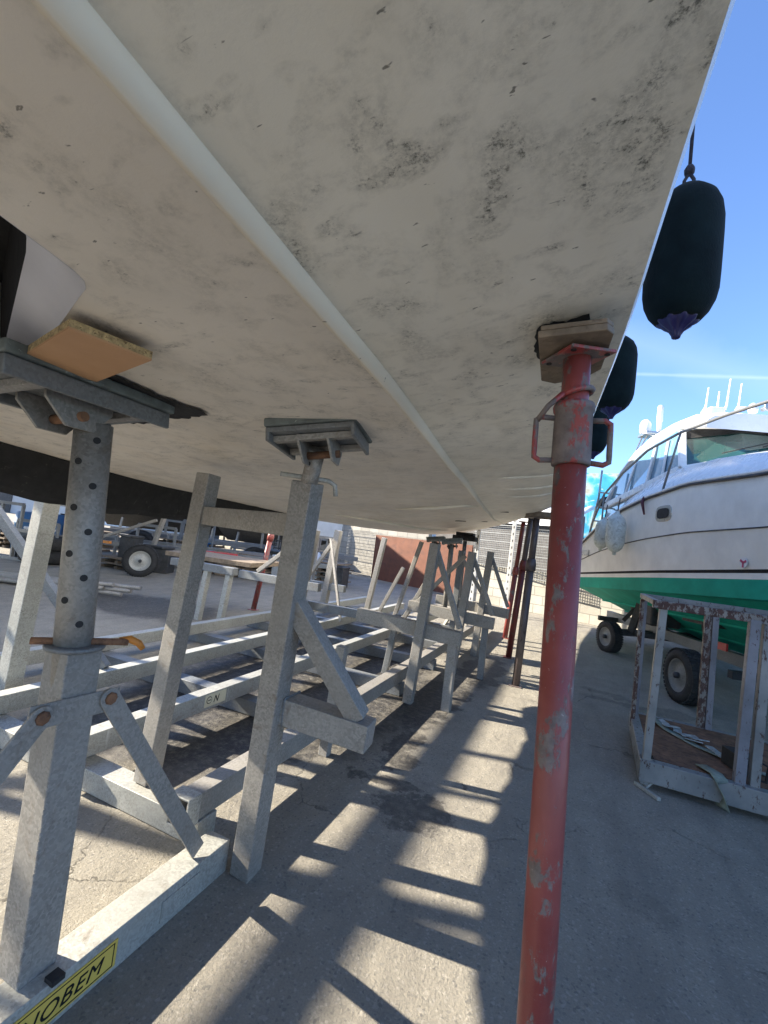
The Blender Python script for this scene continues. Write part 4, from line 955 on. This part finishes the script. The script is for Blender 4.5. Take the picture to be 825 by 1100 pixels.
# benches / timber on the ground at far left
tm = thing('pipe_bundle', 'loose grey steel pipes lying on the ground at far left', 'pipes', (-7.4, 3.7, 0))
for k in range(6): B().tube([(-8.4 + .1 * k, 3.4 + .13 * k, .05 + .02 * (k % 2)), (-6.1 + .12 * k, 4.3 + .05 * k, .06 + .06 * (k % 3))], .03, 10).build('pipe', GALV, tm)
DR = None
for i, (x, y, lb) in enumerate(((-12.2, 6.7, 'leftmost blue plastic drum by the left picture edge'), (-12.6, 7.6, 'blue plastic drum standing in the middle of its group'), (-11.9, 7.9, 'blue plastic drum nearest the trailer at far left'))):
    if DR is None:
        DR = thing('plastic_drum', lb, 'drum', (x, y, 0), 'blue drums at far left')
        B().lathe([(.27, 0), (.29, .03), (.29, .28), (.305, .30), (.29, .32), (.29, .60), (.305, .62), (.29, .64), (.29, .86), (.26, .90), (.1, .91)], (x, y, 0), n=26).build('body', BLUE, DR)
        B().lathe([(.05, 0), (.05, .03)], (x + .12, y, .905), n=12).build('bung', INK, DR)
    else: dup(DR, (x, y, 0), lb)
# far boats on stands left
def far_boat(label, x, y, L, beam, z0, z1, rz, m1, m2):
    t = thing('laid_up_boat', label, 'boat', (x, y, 0), 'laid-up boats in the far yard'); c, s_ = math.cos(rz), math.sin(rz)
    P = lambda a, b_, z: (x + a * c - b_ * s_, y + a * s_ + b_ * c, z)
    hb = lambda a: beam / 2 * math.sqrt(max(.001, 1 - max(0, (a / L - .5) * 2) ** 2.4)) if a > 0 else beam / 2
    st2 = [L * i / 14 for i in range(15)]
    up_, lo_ = B(), B()
    up_.loft([[P(a, hb(a), z1 + .04 * a), P(a, hb(a) * .9, lerp(z0, z1, .45))] for a in st2]); up_.loft([[P(a, -hb(a), z1 + .04 * a), P(a, -hb(a) * .9, lerp(z0, z1, .45))] for a in st2]); up_.loft([[P(a, hb(a), z1 + .04 * a), P(a, -hb(a), z1 + .04 * a)] for a in st2])
    up_.loft([[P(0, beam / 2, z1), P(0, beam * .45, lerp(z0, z1, .45)), P(0, 0, z0)], [P(0, -beam / 2, z1), P(0, -beam * .45, lerp(z0, z1, .45)), P(0, 0, z0)]])
    lo_.loft([[P(a, hb(a) * .9, lerp(z0, z1, .45)), P(a, 0, z0 + .25 * (a / L) ** 3), P(a, -hb(a) * .9, lerp(z0, z1, .45))] for a in st2])
    up_.build('topsides', m1, t); lo_.build('bottom', m2, t)
    B().prism([P(L * .25, -beam * .3, z1), P(L * .6, -beam * .3, z1), P(L * .52, -beam * .28, z1 + .7), P(L * .25, -beam * .28, z1 + .7)], Vector(P(0, beam * .58, 0)) - Vector(P(0, 0, 0))).build('cabin', m1, t, bevel=.04)
    for a in (L * .15, L * .7):
        for sd in (1, -1): B().bar(P(a, sd * beam * .3, z0 + .4), P(a, sd * beam * .38, 0), .08, .08).build('stand_leg', GALV2, t)
    return t
far_boat('white laid-up boat with dark bottom beyond the trailers', -19, 13.5, 7, 2.6, .5, 2.2, R(25), GEL, KEELB)
far_boat('dusty white laid-up boat far back between the cradle posts', -13.5, 15.0, 6, 2.3, .5, 1.9, R(10), GELD, DARKM)
far_boat('white laid-up boat with blue bottom at far left', -24, 9, 7, 2.6, .6, 2.4, R(-30), GEL, BLUE)
far_boat('white laid-up boat beside the long rear wall', -9.5, 16.3, 6, 2.3, .5, 2.0, R(10), GEL, PALEB)
# mostly hidden boat added at left, shaped to throw the broken shade
shade_boat = thing('laid_up_boat', 'mostly hidden hull on stands, added left of the cradle to block the sun', 'boat', (-8.2, 2, 0), 'laid-up boats in the far yard')
nb1 = B(); nb1.loft([[(-6.75, y, 2.28), (-7.0, y, 1.65), (-8.0, y, 1.42), (-9.0, y, 1.65), (-9.25, y, 2.28)] for y in (-7, 1, 7.6)] + [[(-7.3, 8.9, 2.35), (-7.4, 8.9, 1.8), (-8, 8.9, 1.55), (-8.6, 8.9, 1.8), (-8.7, 8.9, 2.35)], [(-7.95, 9.8, 2.4), (-7.96, 9.8, 2.2), (-8, 9.8, 2.1), (-8.04, 9.8, 2.2), (-8.05, 9.8, 2.4)]], closed=True, caps=True)
nb1.build('hull', GEL, shade_boat)
cbn = B()  # posts and rails added to break the sunlight into patches
for y, h_, w_ in ((-2.5, 4.4, .2), (-1.1, 4.4, .12), (-.35, 4.4, .05), (.18, 4.4, .26), (.40, 4.4, .04), (.95, 4.4, .06), (1.45, 4.4, .05), (2.25, 4.4, .16), (2.62, 4.4, .05), (3.6, 4.4, .14), (4.4, 4.4, .10)):
    cbn.bar((-6.95, y, 2.2), (-7.0, y + random.uniform(-.35, .35), h_), w_ * random.uniform(.6, 1.3), .06, up=(0, 1, 0))
cbn.build('shade_post', GEL, shade_boat)
B().bar((-6.93, -3.2, 4.45), (-6.93, 4.6, 4.45), .05, .05).build('shade_rail', GEL, shade_boat)
B().bar((-6.93, -3.2, 3.46), (-6.93, 4.6, 3.46), .05, .13).build('guard_rail', GEL, shade_boat)  # added to cast the long shadow band on the ground
B().bar((-6.93, -3.2, 2.62), (-6.93, 4.6, 2.62), .03, .04).build('guard_rail', GEL, shade_boat)
for y in (-5, -1, 3):
    for x in (-7.2, -8.8): B().bar((x, y, 1.6), (x, y + .1, 0), .09, .09).build('stand_leg', GALV2, shade_boat)

by = thing('laid_up_boat', 'largest high hull on tall stands, added far to the left to shade the yard', 'boat', (-13.2, 4, 0), 'laid-up boats in the far yard')  # added hull, mostly out of sight, keeps sun off the left yard
b_ = B(); b_.loft([[(-11.6, y, 4.9), (-11.7, y, 2.6), (-12.6, y, 1.75), (-13.3, y, 1.6), (-14.0, y, 1.75), (-14.9, y, 2.6), (-15.0, y, 4.9)] for y in (-6, 4, 9.5)] + [[(-12.7, 12.5, 5.1), (-12.8, 12.5, 3.1), (-13.1, 12.5, 2.3), (-13.3, 12.5, 2.1), (-13.5, 12.5, 2.3), (-13.8, 12.5, 3.1), (-13.9, 12.5, 5.1)]], closed=True, caps=True)
b_.build('hull', GELD, by)
for y in (-4, 0, 4, 8):
    for x in (-12.3, -14.3): B().bar((x, y, 2.0), (x, y + .1, 0), .10, .10).build('stand_leg', GALV2, by)

# covered pile, crate, junk between cradle posts
pile = B(); rows = []
for i in range(9):
    a = i / 8; rr = math.sin(math.pi * min(1, a * .97 + .02)); rows.append([(-6.2 + (a - .5) * 1.6, 9.9 + .5 * math.cos(t_ * math.pi / 8) * rr, .02 + (.78 + .08 * math.sin(i * 2.3 + t_)) * math.sin(t_ * math.pi / 8) * rr) for t_ in range(9)])
pile.loft(rows, smooth=True); single(pile, 'tarpaulin_pile', TARP, 'heap under a crumpled pale tarpaulin behind the cradle posts', 'covered heap', solid=.01)
cr_ = thing('wire_crate', 'dark wire crate on a white base right of the slim red prop', 'crate', (-7.0, 10.6, 0))
b_ = B()
for k in range(9): b_.bar((-7.6 + k * .14, 10.3 + k * .03, .5), (-7.6 + k * .14, 10.3 + k * .03, 1.1), .02, .02)
for z in (.5, .7, .9, 1.1): b_.bar((-7.6, 10.29, z), (-6.48, 10.53, z), .02, .03)
b_.build('bars', DARKM, cr_); B().box((-7.0, 10.7, .8), (1.0, .5, .55), rz=R(12)).build('load', BLACK, cr_, bevel=.03); B().bar((-7.7, 10.5, .42), (-6.4, 10.7, .42), .5, .08).build('base', GELD, cr_)
B().bar((-7.1, 10.5, .4), (-7.1, 10.5, .03), .06, .06).box((-7.1, 10.5, .02), (.5, .3, .04)).build('foot', GALV_L, cr_)
rn = random.Random(11)
jm = [GALV, GALV2, DARKM, DARKM, TARP, PLY, BLUE]
for i in range(66):
    a = R(rn.uniform(118, 157)); dd = rn.uniform(10.5, 17); x, y = dd * math.cos(a), dd * math.sin(a)
    k = i % 3
    if k == 0:
        b_ = B(); h_ = rn.uniform(.4, 1.2)
        for z in (0.03, h_): b_.bar((x - .5, y, z), (x + .5, y + .2, z), .06, .06)
        for u in (-.5, 0, .5): b_.bar((x + u, y + .1 + u * .2, 0), (x + u, y + .1 + u * .2, h_), .05, .05)
        single(b_, 'steel_rack', jm[rn.randrange(2)], 'small steel rack frame among the yard clutter on the left', 'rack', 'steel racks in the yard clutter')
    elif k == 1:
        b_ = B(); z = 0
        for q in range(rn.randint(2, 5)):
            b_.box((x + rn.uniform(-.05, .05), y, z + .11), (rn.uniform(.8, 1.2), .8, .03), rz=rn.uniform(-.1, .1)); 
            for u in (-.4, 0, .4): b_.box((x + u, y, z + .03), (.09, .7, .055))
            z += .11
        single(b_, 'pallet_stack', PLY, 'low stack of wooden pallets among the yard clutter on the left', 'pallets', 'pallet stacks in the yard clutter')
    else:
        b_ = B(); w1 = rn.uniform(.3, .55); h_ = rn.uniform(.3, .7)
        b_.box((x, y, h_ / 2), (w1, w1 * .8, h_), rz=rn.uniform(-.5, .5)).box((x, y, h_ + .025), (w1 * 1.06, w1 * .86, .05), rz=0)
        single(b_, 'storage_bin', jm[2 + rn.randrange(5)], 'lidded bin among the yard clutter on the left', 'bin', 'bins in the yard clutter', bevel=.015)
# far hall
hl = thing('boat_hall', 'long pale clad boat hall closing the yard on the left', 'building', (-25, 24, 0))
B().box((-26, 26, 2.6), (44, 6, 5.2), rz=R(18)).build('wall', HALL, hl)
for k in range(4):
    x = -40 + k * 8.5; y = 26 + (x + 26) * math.tan(R(18)); c = Vector((x, y, 1.7)) + Matrix.Rotation(R(18), 3, 'Z') @ Vector((0, -3.03, 0))
    B().box(c, (3.6, .06, 3.4), rz=R(18)).build('roller_door', (DARKM, GELD, DARKM, GELD)[k], hl)

# ------------------------------------------------------------------ light
az = math.atan(.20); el = R(28.3)
to_sun = Vector((-math.cos(el) * math.cos(az), -math.cos(el) * math.sin(az), math.sin(el)))
sl = bpy.data.lights.new('sun', 'SUN'); sl.energy = 5.0; sl.angle = R(.5); sl.color = (1, .90, .74)
so = bpy.data.objects.new('sun', sl); col.objects.link(so); so.rotation_euler = to_sun.to_track_quat('Z', 'Y').to_euler()
w = bpy.data.worlds.new('World'); sc.world = w; w.use_nodes = True; nt = w.node_tree
bg = nt.nodes['Background']; sky = nt.nodes.new('ShaderNodeTexSky'); sky.sky_type = 'NISHITA'; sky.sun_disc = False
sky.sun_elevation = el; sky.sun_rotation = math.atan2(to_sun.x, to_sun.y); sky.air_density = 1.0; sky.dust_density = .6; sky.ozone_density = 2.2
bg.inputs['Strength'].default_value = .09
# thin contrail-like cloud streaks
tc = nt.nodes.new('ShaderNodeTexCoord')
def streak(nrm, width, s):
    d = nt.nodes.new('ShaderNodeVectorMath'); d.operation = 'DOT_PRODUCT'; nt.links.new(tc.outputs['Generated'], d.inputs[0]); d.inputs[1].default_value = nrm
    a = math_(nt, 'ABSOLUTE', d.outputs['Value']); nz = noise(nt, tc.outputs['Generated'], 9, 4)
    a = math_(nt, 'SUBTRACT', 1, math_(nt, 'DIVIDE', a, math_(nt, 'MULTIPLY', nz, width * 2)))
    return math_(nt, 'MULTIPLY', math_(nt, 'MAXIMUM', a, 0), s)
STREAKS = []
st1 = streak((-.0653, .3744, -.9249), .0045, .13)
st2 = streak((-.35, .42, -.84), .05, .07)
tot = math_(nt, 'MINIMUM', math_(nt, 'ADD', st1, st2), .6)
skc = mix(nt, tot, mix(nt, 1., sky.outputs[0], (.82, .95, 1.20), 'MULTIPLY'), (5.5, 5.9, 6.3))
nt.links.new(skc, bg.inputs['Color'])

# ------------------------------------------------------------------ camera
cam = bpy.data.cameras.new('camera'); co = bpy.data.objects.new('camera', cam); col.objects.link(co)
cam.sensor_fit = 'VERTICAL'; cam.sensor_height = 36; cam.sensor_width = 27; cam.lens = 480 / 1100 * 36; cam.clip_start = .02; cam.clip_end = 600
M = Matrix(((.91493223, -.08666868, .39419227), (.38484888, -.10695552, -.91676161), (.12161555, .99047921, -.06450271))).to_4x4()
M.translation = (0, 0, 1.25); co.matrix_world = M
sc.camera = co
sc.view_settings.view_transform = 'Standard'; sc.view_settings.look = 'None'; sc.view_settings.gamma = 1; sc.view_settings.use_curve_mapping = False
sc.view_settings.exposure = 1.93
sc.render.resolution_x = 768; sc.render.resolution_y = 1024
try: sc.cycles.max_bounces = 8; sc.cycles.diffuse_bounces = 5
except Exception: pass
